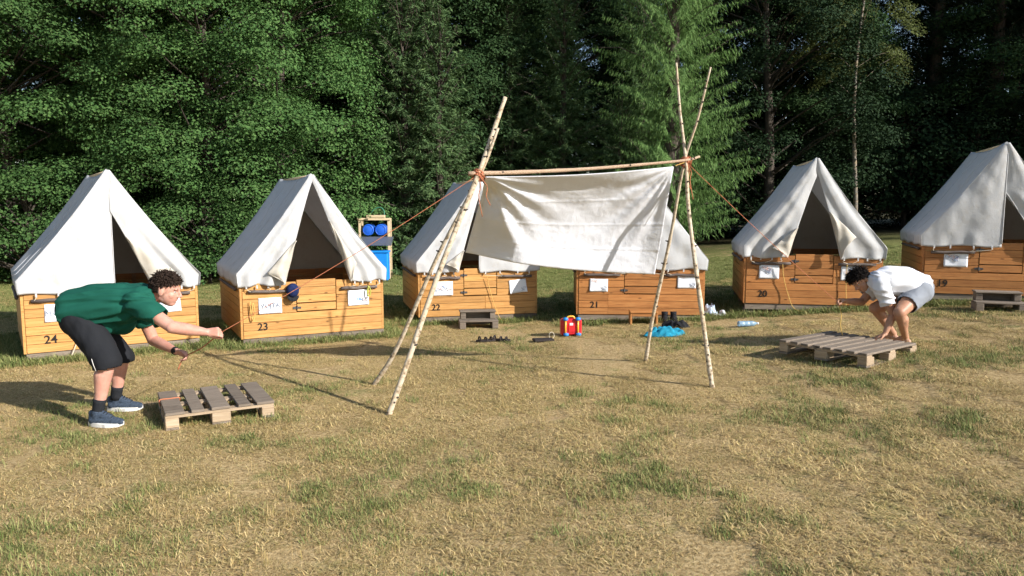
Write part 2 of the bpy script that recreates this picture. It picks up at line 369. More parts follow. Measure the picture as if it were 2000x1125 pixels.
def broadleaf(name, seed, H, Rad, zlow, ncl, nlf, ml, lsize=.088, droop=.25, trunk_r=.16, lean=0, nlimb=70, lth=.035):
    r = np.random.default_rng(seed); P = []
    zz = zlow + (H - zlow) * r.uniform(0, 1, ncl) ** .85; az = r.uniform(0, 2 * np.pi, ncl); q = (zz - zlow) / (H - zlow)
    prof = np.clip(np.sin(np.pi * np.clip(q * .80 + .22, 0, 1)), .12, 1) ** .7 * (1 + .18 * np.sin(3 * az + 5 * q))
    rr = Rad * prof * (.35 + .65 * r.uniform(0, 1, ncl) ** .45)
    cc = np.stack([rr * np.cos(az), rr * np.sin(az), zz], 1); size = r.uniform(.26, .85, ncl) * (.75 + .25 * Rad / 3)
    pts, nr = [], []
    for c, s in zip(cc, size):
        m = int(nlf * (s / .58) ** 2); d = r.normal(size=(m, 3)); d /= np.linalg.norm(d, axis=1)[:, None]
        rad = r.uniform(0, 1, m) ** .4; p = d * rad[:, None] * np.array([s, s, s * .45])
        out = np.array([c[0], c[1], 0]) / (np.hypot(c[0], c[1]) + 1e-6); p[:, 2] -= droop * (p @ out)
        pts.append(c + p); nr.append(d * .55 + out * .35 + np.array([0, 0, .75]) + r.normal(size=(m, 3)) * .38)
    pts = np.vstack(pts); nr = np.vstack(nr); k = pts[:, 2] > .12; pts, nr = pts[k], nr[k]
    L = lsize * r.uniform(.65, 1.25, len(pts))
    tz = np.linspace(-.2, H * .93, 9); tp = np.stack([.12 * np.sin(tz * .5 + seed) + lean * tz, .12 * np.cos(tz * .6 + seed), tz], 1)
    tr = np.interp(tz, [0, H], [trunk_r, .02])
    ends = cc[r.choice(ncl, min(ncl, nlimb), replace=False)]
    return tree_obj(name, limbs(tp, tr, ends, r, lth), leaves(pts, nr, L, L * .72, r), M['bark'], ml)
def conifer(name, seed, H, Rad, zlow, ml, kind='spruce', nbr=26, step=.22, dens=1.0, mt=None, tipfrac=1.):
    r = np.random.default_rng(seed); C_, T_, N_, L_, Wd_ = [], [], [], [], []; ends = []
    z = zlow
    while z < H - .15:
        q = (z - zlow) / (H - zlow); Lmax = Rad * (1 - q) ** .8 * (1 if q > .06 else .85) + .10
        for a in r.uniform(0, 2 * np.pi) + np.arange(5 if kind == 'spruce' else 6) * 2 * np.pi / (5 if kind == 'spruce' else 6) + r.normal(0, .22, 5 if kind == 'spruce' else 6):
            L = Lmax * r.uniform(.62, 1.12); dr = np.array([math.cos(a), math.sin(a), 0]); n = max(4, int(L / .075 * dens))
            s = np.linspace(.12, 1, n); up = .30 * (q - .35) if kind == 'spruce' else .15
            sag = (-.16 if kind == 'spruce' else -.10) * L
            ax = np.array([0, 0, z + r.normal(0, .05)]) + dr[None] * (s * L)[:, None]
            ax[:, 2] += up * L * s + sag * np.sin(np.pi * s * .75) + (.10 * L * s ** 3 if kind == 'spruce' else 0)
            ends.append(ax[-1]); sd = np.array([-dr[1], dr[0], 0])
            for sg in (-1, 1, 0):
                w = (.36 * L * (1 - s) ** .75 + .07) * r.uniform(.55, 1.15, n)
                if sg == 0: w = np.full(n, .12)
                tw = dr * .55 + sd * sg * .85 + np.array([0, 0, -.28 if kind == 'spruce' else -.75]); tw = tw + r.normal(0, .16, (n, 3)); tw /= np.linalg.norm(tw, axis=1)[:, None]
                if kind == 'larch':
                    tw[:, 2] -= r.uniform(.1, .9, n); tw /= np.linalg.norm(tw, axis=1)[:, None]; w = np.minimum(w, .34)
                m = np.maximum(1, (w / .11).astype(int))
                idx = np.repeat(np.arange(n), m); off = (np.concatenate([np.arange(k) for k in m]) + .5) * .11
                c = ax[idx] + tw[idx] * off[:, None]; c[:, 2] -= .22 * off ** 1.5 * (1 if kind == 'spruce' else 1.4)
                for rep in range(2):
                    t = tw[idx] + r.normal(0, .32, (len(idx), 3)); t /= np.linalg.norm(t, axis=1)[:, None]
                    nn = np.array([0, 0, 1.]) + r.normal(0, .5, (len(idx), 3)) + dr * .3; nn -= t * (nn * t).sum(1)[:, None]; nn /= np.linalg.norm(nn, axis=1)[:, None] + 1e-9
                    C_.append(c + r.normal(0, .018, c.shape)); T_.append(t); N_.append(nn)
                    L_.append(r.uniform(.10, .19, len(idx))); Wd_.append(r.uniform(.018, .034, len(idx)) * (1 if kind == 'spruce' else .62))
        z += step * r.uniform(.75, 1.25) * (1 - .45 * q)
    # leader shoot
    cr = leaves_dir(np.vstack(C_), np.vstack(T_), np.vstack(N_), np.concatenate(L_), np.concatenate(Wd_), .3)
    tz = np.linspace(-.2, H + .1, 8); tp = np.stack([.03 * np.sin(tz + seed), .03 * np.cos(tz), tz], 1)
    ends = np.array(ends); 
    e = ends[r.choice(len(ends), min(len(ends), 90), replace=False)]
    return tree_obj(name, limbs(tp, np.interp(tz, [0, H], [.018 * H + .02, .008]), e, r, .014, 4), cr, mt or M['bark'], ml)
protos = {
 'b1': broadleaf('broadleaf_tree', 1, 12.5, 3.3, .25, 340, 320, M['leaf'], .078),
 'b2': broadleaf('broadleaf_tree', 2, 10.5, 2.9, .15, 310, 320, M['leaf'], .072),
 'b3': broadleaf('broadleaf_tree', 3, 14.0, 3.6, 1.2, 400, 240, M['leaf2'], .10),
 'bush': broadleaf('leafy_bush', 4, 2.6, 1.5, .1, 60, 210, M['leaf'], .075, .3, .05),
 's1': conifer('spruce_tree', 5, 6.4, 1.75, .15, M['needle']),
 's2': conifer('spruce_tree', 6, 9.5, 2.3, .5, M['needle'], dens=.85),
 's3': conifer('spruce_tree', 7, 17.0, 3.0, .8, M['needle_shaded'], step=.42, dens=.62),
 'l1': conifer('larch_tree', 8, 13.0, 2.15, .9, M['larch'], 'larch', step=.2, dens=.9),
 'bi': broadleaf('birch_tree', 9, 13.0, 2.0, 5.6, 120, 330, M['birchleaf'], .075, .9, .085, 0, 26, .014),
}
for o in list(protos['bi'].children):
    if o.name.startswith('trunk'): o.data.materials[0] = M['birch']
def reclad(k, nk, m):                                   # the same tree with shade painted into its leaf colour
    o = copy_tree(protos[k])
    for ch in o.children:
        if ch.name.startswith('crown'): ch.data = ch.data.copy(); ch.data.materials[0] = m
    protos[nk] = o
reclad('b2', 'b4', M['leaf_shaded']); reclad('bush', 'bush2', M['leaf_shaded'])
LAB = {'b4': 'dense dark broadleaf tree', 'bush2': 'low dark bush', 'b1': 'tall leafy broadleaf tree', 'b2': 'dense leafy broadleaf tree', 'b3': 'dull green broadleaf tree', 'bush': 'low leafy bush', 's1': 'young dark green spruce', 's2': 'middle sized spruce', 's3': 'tall dark spruce', 'l1': 'feathery light green larch', 'bi': 'slender birch with a sunlit yellowish crown'}
used = set()
def plant(k, x, y, s, rz, where, group=None, sz=None):
    o = protos[k] if k not in used else copy_tree(protos[k]); used.add(k)
    o.location = (x, y, G(x, y) - .03); o.scale = (s, s, sz or s); o.rotation_euler = (0, 0, rz)
    tag(o, LAB[k] + ' ' + where, 'bush' if k.startswith('bush') else 'tree', group or 'trees at the edge of the wood'); return o
# leafy trees on the left, foliage down to the grass
for k, x, y, s, rz, w in (
  ('b1', -15.2, 19.6, 1.0, .3, 'at the picture\'s left border'), ('b2', -12.6, 18.6, 1.02, 1.9, 'behind tent 24, the leftmost whole crown'),
  ('b1', -9.9, 19.2, .98, 4.0, 'rising straight behind tent 24'), ('b2', -7.6, 18.6, 1.0, 3.3, 'rising between tents 24 and 23'),
  ('b2', -6.0, 19.8, 1.05, 5.4, 'directly behind tent 23'), ('b1', -12.4, 23.0, 1.08, 2.2, 'in second row behind tent 24'),
  ('b1', -8.0, 23.4, 1.1, .9, 'in second row left of the spruces'), ('b3', -4.4, 24.4, .98, 2.0, 'above and behind the young spruces'),
  ('b3', -1.4, 26.0, .92, 4.4, 'in the dark gap behind tent 22'), ('b4', 9.3, 27.6, 1.3, 1.0, 'just right of the larch, half lit'),
  ('bush', -10.9, 16.9, .95, 0, 'on the grass left of tent 24'), ('bush', -7.1, 17.2, .9, 2, 'on the grass between tents 24 and 23'),
  ('bush', -5.2, 17.9, .8, 4, 'behind the roof of tent 23'), ('bush', -13.2, 16.7, 1.0, 1, 'at the far left of the meadow')):
    plant(k, x, y, s, rz, w)
for k, x, y, s, rz, w in (
  ('s1', -4.1, 21.4, .88, 0, 'the small one behind the blue water stand'), ('s1', -2.95, 20.6, 1.25, 2, 'left of the pointed pair behind tent 22'),
  ('s1', -1.95, 20.4, 1.15, 4, 'right of the pointed pair behind tent 22'), ('s2', -2.6, 22.6, .95, 1, 'standing behind the pointed pair'),
  ('s2', -.1, 24.2, .92, 3, 'behind the left pole tops'), ('s2', 1.6, 23.6, .98, 5.1, 'above the middle of the white sheet'),
  ('s1', 3.2, 22.2, .82, 3.3, 'below the larch, in its shadow'), ('s2', 4.4, 25.6, 1.05, .6, 'half hidden behind the larch'),
  ('l1', 4.6, 21.8, 1.22, 1.2, 'behind the right pole tops')):
    plant(k, x, y, s, rz, w)
plant('bi', 11.6, 25.4, .95, .5, 'in front of the dark wood')
# dark wood behind, and the same wood curving forward along the right side of the meadow
r_ = random.Random(4)
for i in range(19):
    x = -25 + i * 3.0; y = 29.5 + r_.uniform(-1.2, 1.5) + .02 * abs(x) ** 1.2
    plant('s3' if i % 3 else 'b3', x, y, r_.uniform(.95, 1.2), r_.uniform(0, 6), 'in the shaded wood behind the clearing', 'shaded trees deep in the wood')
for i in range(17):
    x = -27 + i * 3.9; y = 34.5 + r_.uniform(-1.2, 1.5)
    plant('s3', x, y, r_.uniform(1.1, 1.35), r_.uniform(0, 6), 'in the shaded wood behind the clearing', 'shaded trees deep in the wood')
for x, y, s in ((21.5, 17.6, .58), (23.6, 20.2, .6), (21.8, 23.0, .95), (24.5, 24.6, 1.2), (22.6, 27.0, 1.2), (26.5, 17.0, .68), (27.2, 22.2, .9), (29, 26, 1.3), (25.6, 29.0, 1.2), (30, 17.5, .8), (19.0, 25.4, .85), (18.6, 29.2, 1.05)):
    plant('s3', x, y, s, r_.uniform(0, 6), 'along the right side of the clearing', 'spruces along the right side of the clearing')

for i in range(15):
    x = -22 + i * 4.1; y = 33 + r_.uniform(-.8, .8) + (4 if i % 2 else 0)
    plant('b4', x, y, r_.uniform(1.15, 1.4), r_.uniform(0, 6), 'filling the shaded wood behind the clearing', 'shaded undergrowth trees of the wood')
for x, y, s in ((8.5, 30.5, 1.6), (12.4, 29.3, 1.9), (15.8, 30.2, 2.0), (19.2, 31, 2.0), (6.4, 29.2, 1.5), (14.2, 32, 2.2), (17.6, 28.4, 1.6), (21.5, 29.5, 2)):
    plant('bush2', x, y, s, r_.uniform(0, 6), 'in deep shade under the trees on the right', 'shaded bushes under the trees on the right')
# ------------------------------------------------------------------ tents on plank bases
W, D, Z0, H = 1.90, 2.00, .09, .72
ZT = Z0 + H; ROW = H / 7; EAVE, APEX, HW = .93, 2.22, .985
def text_mesh(s, size, bold=0., outline=0., extrude=.0015):
    cu = bpy.data.curves.new('lettering', 'FONT'); cu.body = s; cu.size = size; cu.align_x = 'CENTER'; cu.align_y = 'CENTER'; cu.offset = bold
    if outline: cu.fill_mode = 'NONE'; cu.bevel_depth = outline; cu.bevel_resolution = 0
    else: cu.extrude = extrude
    o = bpy.data.objects.new('lettering', cu); C.objects.link(o); dg = bpy.context.evaluated_depsgraph_get()
    me = bpy.data.meshes.new_from_object(o.evaluated_get(dg)); bpy.data.objects.remove(o); me.materials.clear(); return me
def sheet_grid(P):                                       # (m,n,3) points -> verts, quads
    m, n, _ = P.shape; i = (np.arange(m - 1)[:, None] * n + np.arange(n - 1)[None]).ravel()
    return P.reshape(-1, 3), np.stack([i, i + 1, i + n + 1, i + n], 1)
def solid(o, t):
    md = o.modifiers.new('thickness', 'SOLIDIFY'); md.thickness = t; md.offset = 0; return o
def halfwidth(z):                                        # roof profile, slightly hollow
    q = np.clip((np.asarray(z, float) - EAVE) / (APEX - EAVE), 0, 1)
    return np.where(np.asarray(z) <= EAVE, HW - .012 * (EAVE - np.asarray(z)) / .15, HW * (1 - q) - .035 * np.sin(np.pi * q) + .012 * q)
def flap(side, b, zopen, seed, zb=.775, fold=.032, name='door_flap'):
    """one half of the front, from the roof edge to the slit; b = how far its lower corner is drawn aside"""
    m, n = 60, 34; t = np.linspace(0, 1, m); z = APEX - .012 - (APEX - .012 - zb) * t; a = np.linspace(0, 1, n)
    xin = np.where(z < zopen, b * np.clip((zopen - z) / (zopen - zb), 0, 1) ** .92, 0) - (.012 if b < .02 else 0)
    xo = halfwidth(z) + .004; xin = np.minimum(xin, xo - .002)
    Zg, A = np.meshgrid(z, a, indexing='ij'); Xg = xo[:, None] * (1 - A) + xin[:, None] * A
    q = (APEX - Zg) / (APEX - zb); r = np.random.default_rng(seed)
    y = -.045 - .035 * np.sin(np.pi * A) * np.sin(np.pi * np.clip(q, 0, 1) ** .8)
    open_ = np.clip((zopen - Zg) / (zopen - zb), 0, 1) * min(1, b / .25)
    y += fold * q * (np.sin(A * (9 + 6 * open_) + r.uniform(0, 6) + 2 * q) * .7 + np.sin(A * 17 + 5 * q + r.uniform(0, 6)) * .35) * (.35 + .9 * open_) * np.sin(np.pi * np.clip(A * .93 + .02, 0, 1)) ** .5
    p = np.stack([Xg * 3, Zg * 2.2, Zg * 0], -1).reshape(-1, 3); y += .016 * vnoise(p, seed).reshape(y.shape) + .008 * vnoise(p * 3.1, seed + 1).reshape(y.shape)
    y -= .03 * open_ * A ** 3
    Zg = Zg + .012 * np.sin(A * 9 + seed) * q ** 6
    return sheet_grid(np.stack([side * Xg, y, Zg], -1))
def lapel(side, b, zopen, ztop, width, lift, seed, zb=.775):
    """the lower corner of a flap turned back to show its inner face"""
    m, n = 26, 12; t = np.linspace(0, 1, m); z = ztop - (ztop - zb) * t; a = np.linspace(0, 1, n)
    xin = b * np.clip((zopen - z) / (zopen - zb), 0, 1) ** .92
    w = width * np.clip(t * 1.25, 0, 1) ** .9 * np.where(t > .8, 1 - .85 * (t - .8) / .2, 1)
    T, A = np.meshgrid(t, a, indexing='ij'); Xg = xin[:, None] + w[:, None] * A; Zg = z[:, None] + lift * A * T
    y = -.085 - .035 * np.sin(np.pi * A) + .012 * np.sin(7 * A + 9 * T + seed) + .014 * A * T * np.sin(23 * T + seed) - .012 * A
    return sheet_grid(np.stack([side * Xg, y - .03 * T, Zg], -1))
def paper(label, x, z, root, w=.30, h=.205, tilt=0., text=None, scr=0, sub=None, curl=.01):
    """a sheet pinned to the front boards: a thing of its own"""
    Mw = root.matrix_world; o = empty('pinned_paper'); tag(o, label, 'paper', 'papers pinned to the tent fronts')
    o.matrix_world = Matrix.Translation(root.location) @ Matrix.Rotation(root.rotation_euler.z, 4, 'Z') @ Matrix.Translation((x, -.0155, z)) @ Matrix.Rotation(tilt, 4, 'Y')
    u, v = np.meshgrid(np.linspace(-w / 2, w / 2, 13), np.linspace(-h / 2, h / 2, 9), indexing='ij')
    y = -.004 - curl * (np.abs(u) / (w / 2)) ** 3 * (v < 0) * np.abs(v) / (h / 2) - .0025 * np.sin(u * 30 + x * 9) * np.sin(v * 22)
    solid(link('sheet', pymesh('sheet', *sheet_grid(np.stack([u, y, v], -1)), True), M['paper'], o), .0006)
    for sx in (-1, 1):
        for sz in (-1, 1): link('pin', boxmesh(.008, .006, .008, .002), M['metal'], o, (sx * (w / 2 - .012), -.007, sz * (h / 2 - .01)))
    if text: link('lettering', text_mesh(text[0], text[1], 0, .0022), M['pencil'], o, (text[2], -.0105, text[3]), (math.pi / 2, 0, 0))
    if sub: link('lettering', text_mesh(sub[0], sub[1], .002), M[sub[2]], o, (sub[3], -.0105, sub[4]), (math.pi / 2, 0, 0))
    r = random.Random(scr * 7 + 1)
    for k in range(scr):
        cx, cz = r.uniform(-.34, .34) * w, r.uniform(-.32, .32) * h; ph = r.uniform(0, 6); n = 22
        P = [(cx + .035 * math.sin(ph + t * .55) * (1 + .3 * t / n), -.011, cz + .022 * math.cos(ph * 2 + t * .83) + .0012 * t) for t in range(n)]
        tube('drawing', P, .0013 if k % 3 else .002, M[('pencil', 'crayon_o', 'crayon_b', 'pencil')[k % 4]], o, 4)
    return o
B = MatB('paper'); B.col((.80, .81, .84)); M['paper'] = B.set(.7, .3)
M['pencil'] = plain('pencil grey', (.30, .33, .40), .7); M['crayon_o'] = plain('orange crayon', (.75, .36, .22), .7); M['crayon_b'] = plain('blue crayon', (.25, .38, .62), .7)
def stick(name, mat, parent, p0, p1, rad, seed=0, n=9):
    r = np.random.default_rng(seed); P = np.linspace(p0, p1, 7); P[1:-1] += r.normal(0, .004, (5, 3))
    return tube(name, P, rad * r.uniform(.88, 1.1, 7), mat, parent, n)
TENT_ROOTS = {}
def tent(num, x, y, a, label, wood, left, right, seam=None, seed=0):
    root = empty('tent', (x, y, G(x, y)), R(a)); tag(root, label, 'tent', 'canvas tents on plank bases'); TENT_ROOTS[num] = root
    bpy.context.view_layer.update(); P = M[wood]; r = random.Random(seed); th = .022
    x0, x1 = -W / 2, W / 2; dx0, dx1 = x0 + .372 * W, x0 + .652 * W
    fw = link('front_wall', pymesh('front_wall', *box_np((0, .035, Z0 + .04), (W - .1, .045, .06))), M['inner'], root)
    def pl(par, xa, xb, row, zoff=0., dy=0.):
        yy = dy + r.uniform(-.002, .002)
        block('plank', P, par, ((xa + xb) / 2, yy, Z0 + (row + .5) * ROW + zoff + r.uniform(-.0007, .0007)), (xb - xa - .003, th, ROW - .005), .003)
    for row in range(3):
        if seam: pl(fw, x0 + .03, seam, row); pl(fw, seam, x1 - .03, row)
        else: pl(fw, x0 + .03, x1 - .03, row)
    for row in range(3, 7): pl(fw, x0 + .03, dx0, row); pl(fw, dx1, x1 - .03, row)
    dr = link('door', pymesh('door', *box_np(((dx0 + dx1) / 2, .03, Z0 + 5 * ROW + .02), (.40, .022, 4 * ROW - .05))), M['inner'], root)
    for row in range(3, 7): pl(dr, dx0 + .006, dx1 - .007, row, .022 if row > 3 else .012, -.003)
    for hz in (Z0 + 3.6 * ROW, Z0 + 6.2 * ROW):
        v, f = join([box_np((dx0 - .025, -.016, hz), (.045, .008, .03)), box_np((dx0 + .032, -.018, hz), (.05, .008, .026)), tube_np([(dx0 + .004, -.02, hz - .026), (dx0 + .004, -.02, hz + .026)], .009, 8)])
        link('hinge', pymesh('hinge', v, fix(f)), M['metal'], root)
    for sx, nm in ((-1, 'left_wall'), (1, 'right_wall')):
        w = link(nm, pymesh(nm, *box_np((sx * (W / 2 - .04), 1.0, Z0 + H / 2), (.04, .05, H - .02))), M['inner'], root)
        for row in range(7): block('plank', P, w, (sx * (W / 2 - .010 + r.uniform(-.001, .001)), D / 2, Z0 + (row + .5) * ROW), (th, D - .06, ROW - .005), .003)
    bw = link('back_wall', pymesh('back_wall', *box_np((.5, D - .04, Z0 + H / 2), (.05, .04, H - .02))), M['inner'], root)
    for row in range(7): block('plank', M['plank_red'], bw, (0, D - .011, Z0 + (row + .5) * ROW), (W - .06, th, ROW - .005), .003)
    for sx in (-1, 1):
        for yy in (.0135, D - .0135): block('corner_post', P, root, (sx * (W / 2 - .0135), yy, Z0 + H / 2), (.031, .031, H + .004), .003)
    block('floor_panel', M['inner'], root, (0, D / 2, Z0 + .012), (W - .1, D - .12, .02), .002)
    for yy in (.035, 1.0, D - .04): block('skid', M['grey_wood'], root, (.012, yy, Z0 - .047), (W - .02, .06, .088), .006)
    for xx in (-.86, .1, .84): block('footing', M['grey_wood'], root, (xx, .10, -.04), (.16, .14, .12), .008)
    for xa, xb, sd in ((x0 + .10, dx0 - .06, 1), (dx1 + .06, x1 - .10, 2)): stick('tie_rail', M['dark_wood'], root, (xa, -.037, ZT - .115 + r.uniform(-.01, .01)), (xb, -.037, ZT - .118), .021, seed + sd)
    stick('tie_rail', M['dark_wood'], root, (x0 - .03, .15, ZT - .085), (x0 - .03, D - .25, ZT - .085), .020, seed + 5)
    link('number', text_mesh(str(num), .135, .002), M['ink'], root, (x0 + .27, -.0155, Z0 + .145), (math.pi / 2, 0, 0))
    # canvas
    cv = empty('canvas'); cv.parent = root
    m, n = 25, 61; zz = np.concatenate([np.linspace(.775, EAVE, 5)[:-1], np.linspace(EAVE, APEX, 27)]); half = halfwidth(zz)
    X = np.concatenate([-half, half[::-1][1:]]); Z = np.concatenate([zz, zz[::-1][1:]]); yv = np.linspace(-.05, D + .04, m)
    YY, XX = np.meshgrid(yv, X, indexing='ij'); ZZ = np.broadcast_to(Z, YY.shape).copy(); q = np.clip((ZZ - EAVE) / (APEX - EAVE), 0, 1)
    s = (YY + .05) / (D + .09); sag = np.sin(np.pi * s); ZZ -= .045 * sag * q ** 2; XX = XX * (1 - .045 * sag * np.sin(np.pi * q))
    pn = np.stack([XX * 1.6 + seed, YY * 1.6, ZZ * 1.2], -1).reshape(-1, 3); d = (.022 * vnoise(pn, seed) + .008 * vnoise(pn * 3, seed + 2)).reshape(ZZ.shape) * np.sin(np.pi * np.clip(q + .12, 0, 1)) * np.clip(sag * 3, 0, 1)
    XX = XX + np.sign(XX) * d; ZZ += d * .6; ZZ += (q < .01) * .012 * np.sin(YY * 9 + seed)
    v, f = sheet_grid(np.stack([XX, YY, ZZ], -1)); solid(link('roof', npmesh('roof', v, f), M['canvas'], cv), .004)
    for iy in (8, 16):
        sp = np.stack([XX, YY, ZZ], -1)[iy]; sp = sp + np.stack([np.sign(sp[:, 0]) * .003, sp[:, 0] * 0, sp[:, 0] * 0 + .002], 1); tube('seam', sp, .0045, M['canvas'], cv, 4)
    zz2 = np.linspace(.775, APEX - .01, 30); hw = halfwidth(zz2) - .006; A = np.linspace(-1, 1, 25); v, f = sheet_grid(np.stack([hw[:, None] * A[None], D + .03 + .02 * np.sin(3 * A)[None] * np.ones((30, 1)), np.broadcast_to(zz2[:, None], (30, 25))], -1))
    solid(link('back_panel', npmesh('back_panel', v, f), M['canvas_in'], cv), .004)
    for side, (b, zo, lp) in ((-1, left), (1, right)):
        v, f = flap(side, b, zo, seed * 3 + side + 5); fl = solid(link('door_flap', npmesh('door_flap', v, f), M['canvas'], cv), .004)
        if lp: v, f = lapel(side, b, zo, lp[0], lp[1], lp[2], seed + side); solid(link('turned_back_corner', npmesh('turned_back_corner', v, f), M['canvas_in'], cv), .005)
        else:
            hm, _ = flap(side, b, zo, seed * 3 + side + 5); hp = hm.reshape(60, 34, 3)[6:, -1] + np.array([-side * .0, -.004, 0]); tube('hem', hp[::3], .006, M['canvas'], cv, 5)
        for k in range(4):                                # tabs and cords to the rail
            fx = .13 + .22 * k + r.uniform(-.03, .03); bx = side * (HW - .02 - fx * (HW - max(b, .02) - .04) / .86)
            link('tie_tab', boxmesh(.020, .007, .045, .002), M['canvas'], cv, (bx, -.058, .765))
            if k in (0, 2, 3): tube('tie_cord', spline([(bx, -.062, .755), (bx + r.uniform(-.03, .03), -.066, .73), (np.clip(bx + side * r.uniform(-.12, .1), *sorted((side * .36, side * .82))), -.062, ZT - .105)], 7), .0032, M['cord'], cv, 5)
    tube('ridge_pole', [(0, -.02, APEX - .035), (0, D + .02, APEX - .035)], .022, M['sawn'], root)
    tube('upright', [(0, D - .06, Z0), (0, D - .06, APEX - .04)], .02, M['sawn'], root)
    return root
tent(24, *TENT_SPOTS[0], 'white canvas tent numbered 24, left flap hanging shut', 'plank', (0, .8, None), (.42, 1.72, (1.42, .30, .10)), None, 1)
tent(23, *TENT_SPOTS[1], 'white canvas tent numbered 23, both flaps drawn wide open', 'plank', (.40, 2.12, (1.35, .25, .06)), (.47, 2.12, (1.6, .13, .12)), None, 2)
tent(22, *TENT_SPOTS[2], 'white canvas tent numbered 22, half hidden by the hanging sheet', 'plank', (.34, 1.95, (1.12, .22, .08)), (0.02, .8, None), .10, 3)
tent(21, *TENT_SPOTS[3], 'white canvas tent numbered 21, mostly behind the hanging sheet', 'plank_red', (.02, .8, None), (.05, .8, None), -.48, 4)
tent(20, *TENT_SPOTS[4], 'white canvas tent numbered 20 behind the man in white', 'plank_red', (.36, 1.95, (1.22, .25, .07)), (.37, 2.02, (1.45, .22, .22)), .36, 5)
tent(19, *TENT_SPOTS[5], 'white canvas tent numbered 19, cut off by the right border', 'plank_red', (0, .8, None), (.46, 1.55, None), None, 6)
bpy.context.view_layer.update()
T_ = TENT_ROOTS
paper('paper with tall outlined letters on tent 24, beside the man in green', -.57, .545, T_[24], .31, .205, R(1), ('MARKO', .088, .0, -.005))
paper('paper below the right rail of tent 24, behind the man\'s face', .60, .56, T_[24], .28, .205, R(-3), None, 5)
paper('paper with five outlined letters under the left rail of tent 23', -.58, .51, T_[23], .29, .205, 0, ('VOJTA', .082, 0, 0))
paper('paper with small blue letters under the right rail of tent 23', .59, .55, T_[23], .29, .21, R(-1), None, 3, ('Lih', .055, 'crayon_b', .01, -.02))
paper('paper with an orange drawing on tent 22, behind the birch poles', -.57, .53, T_[22], .31, .215, 0, None, 7)
paper('slightly tilted paper at the right of tent 22', .63, .535, T_[22], .28, .21, R(-6), None, 2, None, .03)
paper('greenish tinged paper on the left boards of tent 21', -.62, .535, T_[21], .27, .19, R(1), None, 2, None, .02)
paper('paper on tent 21 crossed by the right birch pole', .68, .60, T_[21], .27, .205, 0, None, 2)
paper('paper above the number of tent 20', -.60, .565, T_[20], .28, .20, R(1), None, 6)
paper('paper on tent 20 beside the man\'s dark hair', .52, .56, T_[20], .26, .205, R(1), None, 4)
paper('paper under the rail of tent 19', -.53, .58, T_[19], .30, .20, R(1), None, 6)
# ------------------------------------------------------------------ birch poles, crossbar, sheet, ropes
M['birch_pole'] = birch_bark('birch pole bark', (7, 7, 9), .33, (.32, .24, .155), (.54, .455, .34))
M['bar'] = bark_mat('peeled pink brown pole', (.34, .22, .14), (.60, .44, .31), (30, 30, 30))
def pole(name, pts, r0, r1, mat, label, seed, group, knots=12):
    r = np.random.default_rng(seed); P = spline(pts, 40); s = np.linspace(0, 1, 40)
    rad = (r0 + (r1 - r0) * s) * (1 + .05 * r.normal(size=40))
    o_ = np.array(pts[0]); v, f = tube_np(P - o_, rad, 10); root = empty(name, tuple(o_)); tag(root, label, 'pole', group)
    link('bark', pymesh('bark', v, fix(f), True), mat, root); kn = []
    for k in range(knots):
        i = int(r.integers(3, 38)); a = r.uniform(0, 6.28); d = np.array([math.cos(a), math.sin(a) * .8, .25]); d -= 0; p = P[i] - o_
        kn.append(tube_np([p + d * rad[i] * .6, p + d * rad[i] * 1.25, p + d * (rad[i] * 1.25 + r.uniform(.006, .02))], [.013, .009, .005], 6))
    v, f = join(kn); tag(link('knots', pymesh('knots', v, fix(f), True), M['bark'], root), kind='stuff'); return root
YL, YR = 6.72, 7.42
JL, JR = at(934, 342, YL), at(1338, 316, YR)
def gpt(px, py, Y):
    p = at(px, py, Y); return Vector((p.x, p.y, G(p.x, p.y) - .03))
def gy(px, py):                                          # distance where a picture point meets the meadow
    lo, hi = 3., 30.
    for _ in range(50):
        m = (lo + hi) / 2; p = at(px, py, m)
        if p.z > G(p.x, m): lo = m
        else: hi = m
    return lo
def foot(px, py): return gpt(px, py, gy(px, py))
FL1, FL2, FR1, FR2 = foot(757, 810), foot(727, 751), foot(1392, 757), foot(1260, 706)
def beyond(f, j, px, py, off):                           # carry the pole on above its joint
    y = j.y + (j.y - f.y) * off; return at(px, py, y)
dl = Vector((0, .035, 0))
pole('birch_pole', [FL1, at(790, 725, FL1.y * .82 + YL * .18), at(862, 520, FL1.y * .38 + YL * .62 - .02), JL - dl, beyond(FL1, JL, 962, 262, .25), beyond(FL1, JL, 987, 190, .42)], .0265, .019, M['birch_pole'], 'white birch pole leaning on the left, nearest to the camera', 1, 'birch poles of the sheet frame', 16)
pole('birch_pole', [FL2, at(775, 680, FL2.y * .8 + YL * .2), at(855, 500, FL2.y * .35 + YL * .65), JL + dl + Vector((.012, 0, 0)), at(973, 250, YL + .02)], .024, .013, M['birch_pole'], 'darker birch pole standing behind the left one', 2, 'birch poles of the sheet frame', 16)
pole('birch_pole', [FR1, at(1372, 620, FR1.y * .7 + YR * .3), at(1346, 420, FR1.y * .25 + YR * .75), JR - dl, beyond(FR1, JR, 1328, 215, .24), beyond(FR1, JR, 1321, 123, .42)], .025, .010, M['birch_pole'], 'long birch pole at the right ending in a straight upright tip', 3, 'birch poles of the sheet frame', 18)
pole('birch_pole', [FR2, at(1275, 620, FR2.y * .75 + YR * .25), at(1310, 460, FR2.y * .35 + YR * .65), JR + dl, at(1362, 235, YR - .10), at(1388, 131, YR - .2)], .022, .009, M['birch_pole'], 'thin birch pole at the right ending in a slanting tip', 4, 'birch poles of the sheet frame', 16)
bar_l, bar_r = at(915, 339, YL - .05), at(1366, 306, YR + .04)
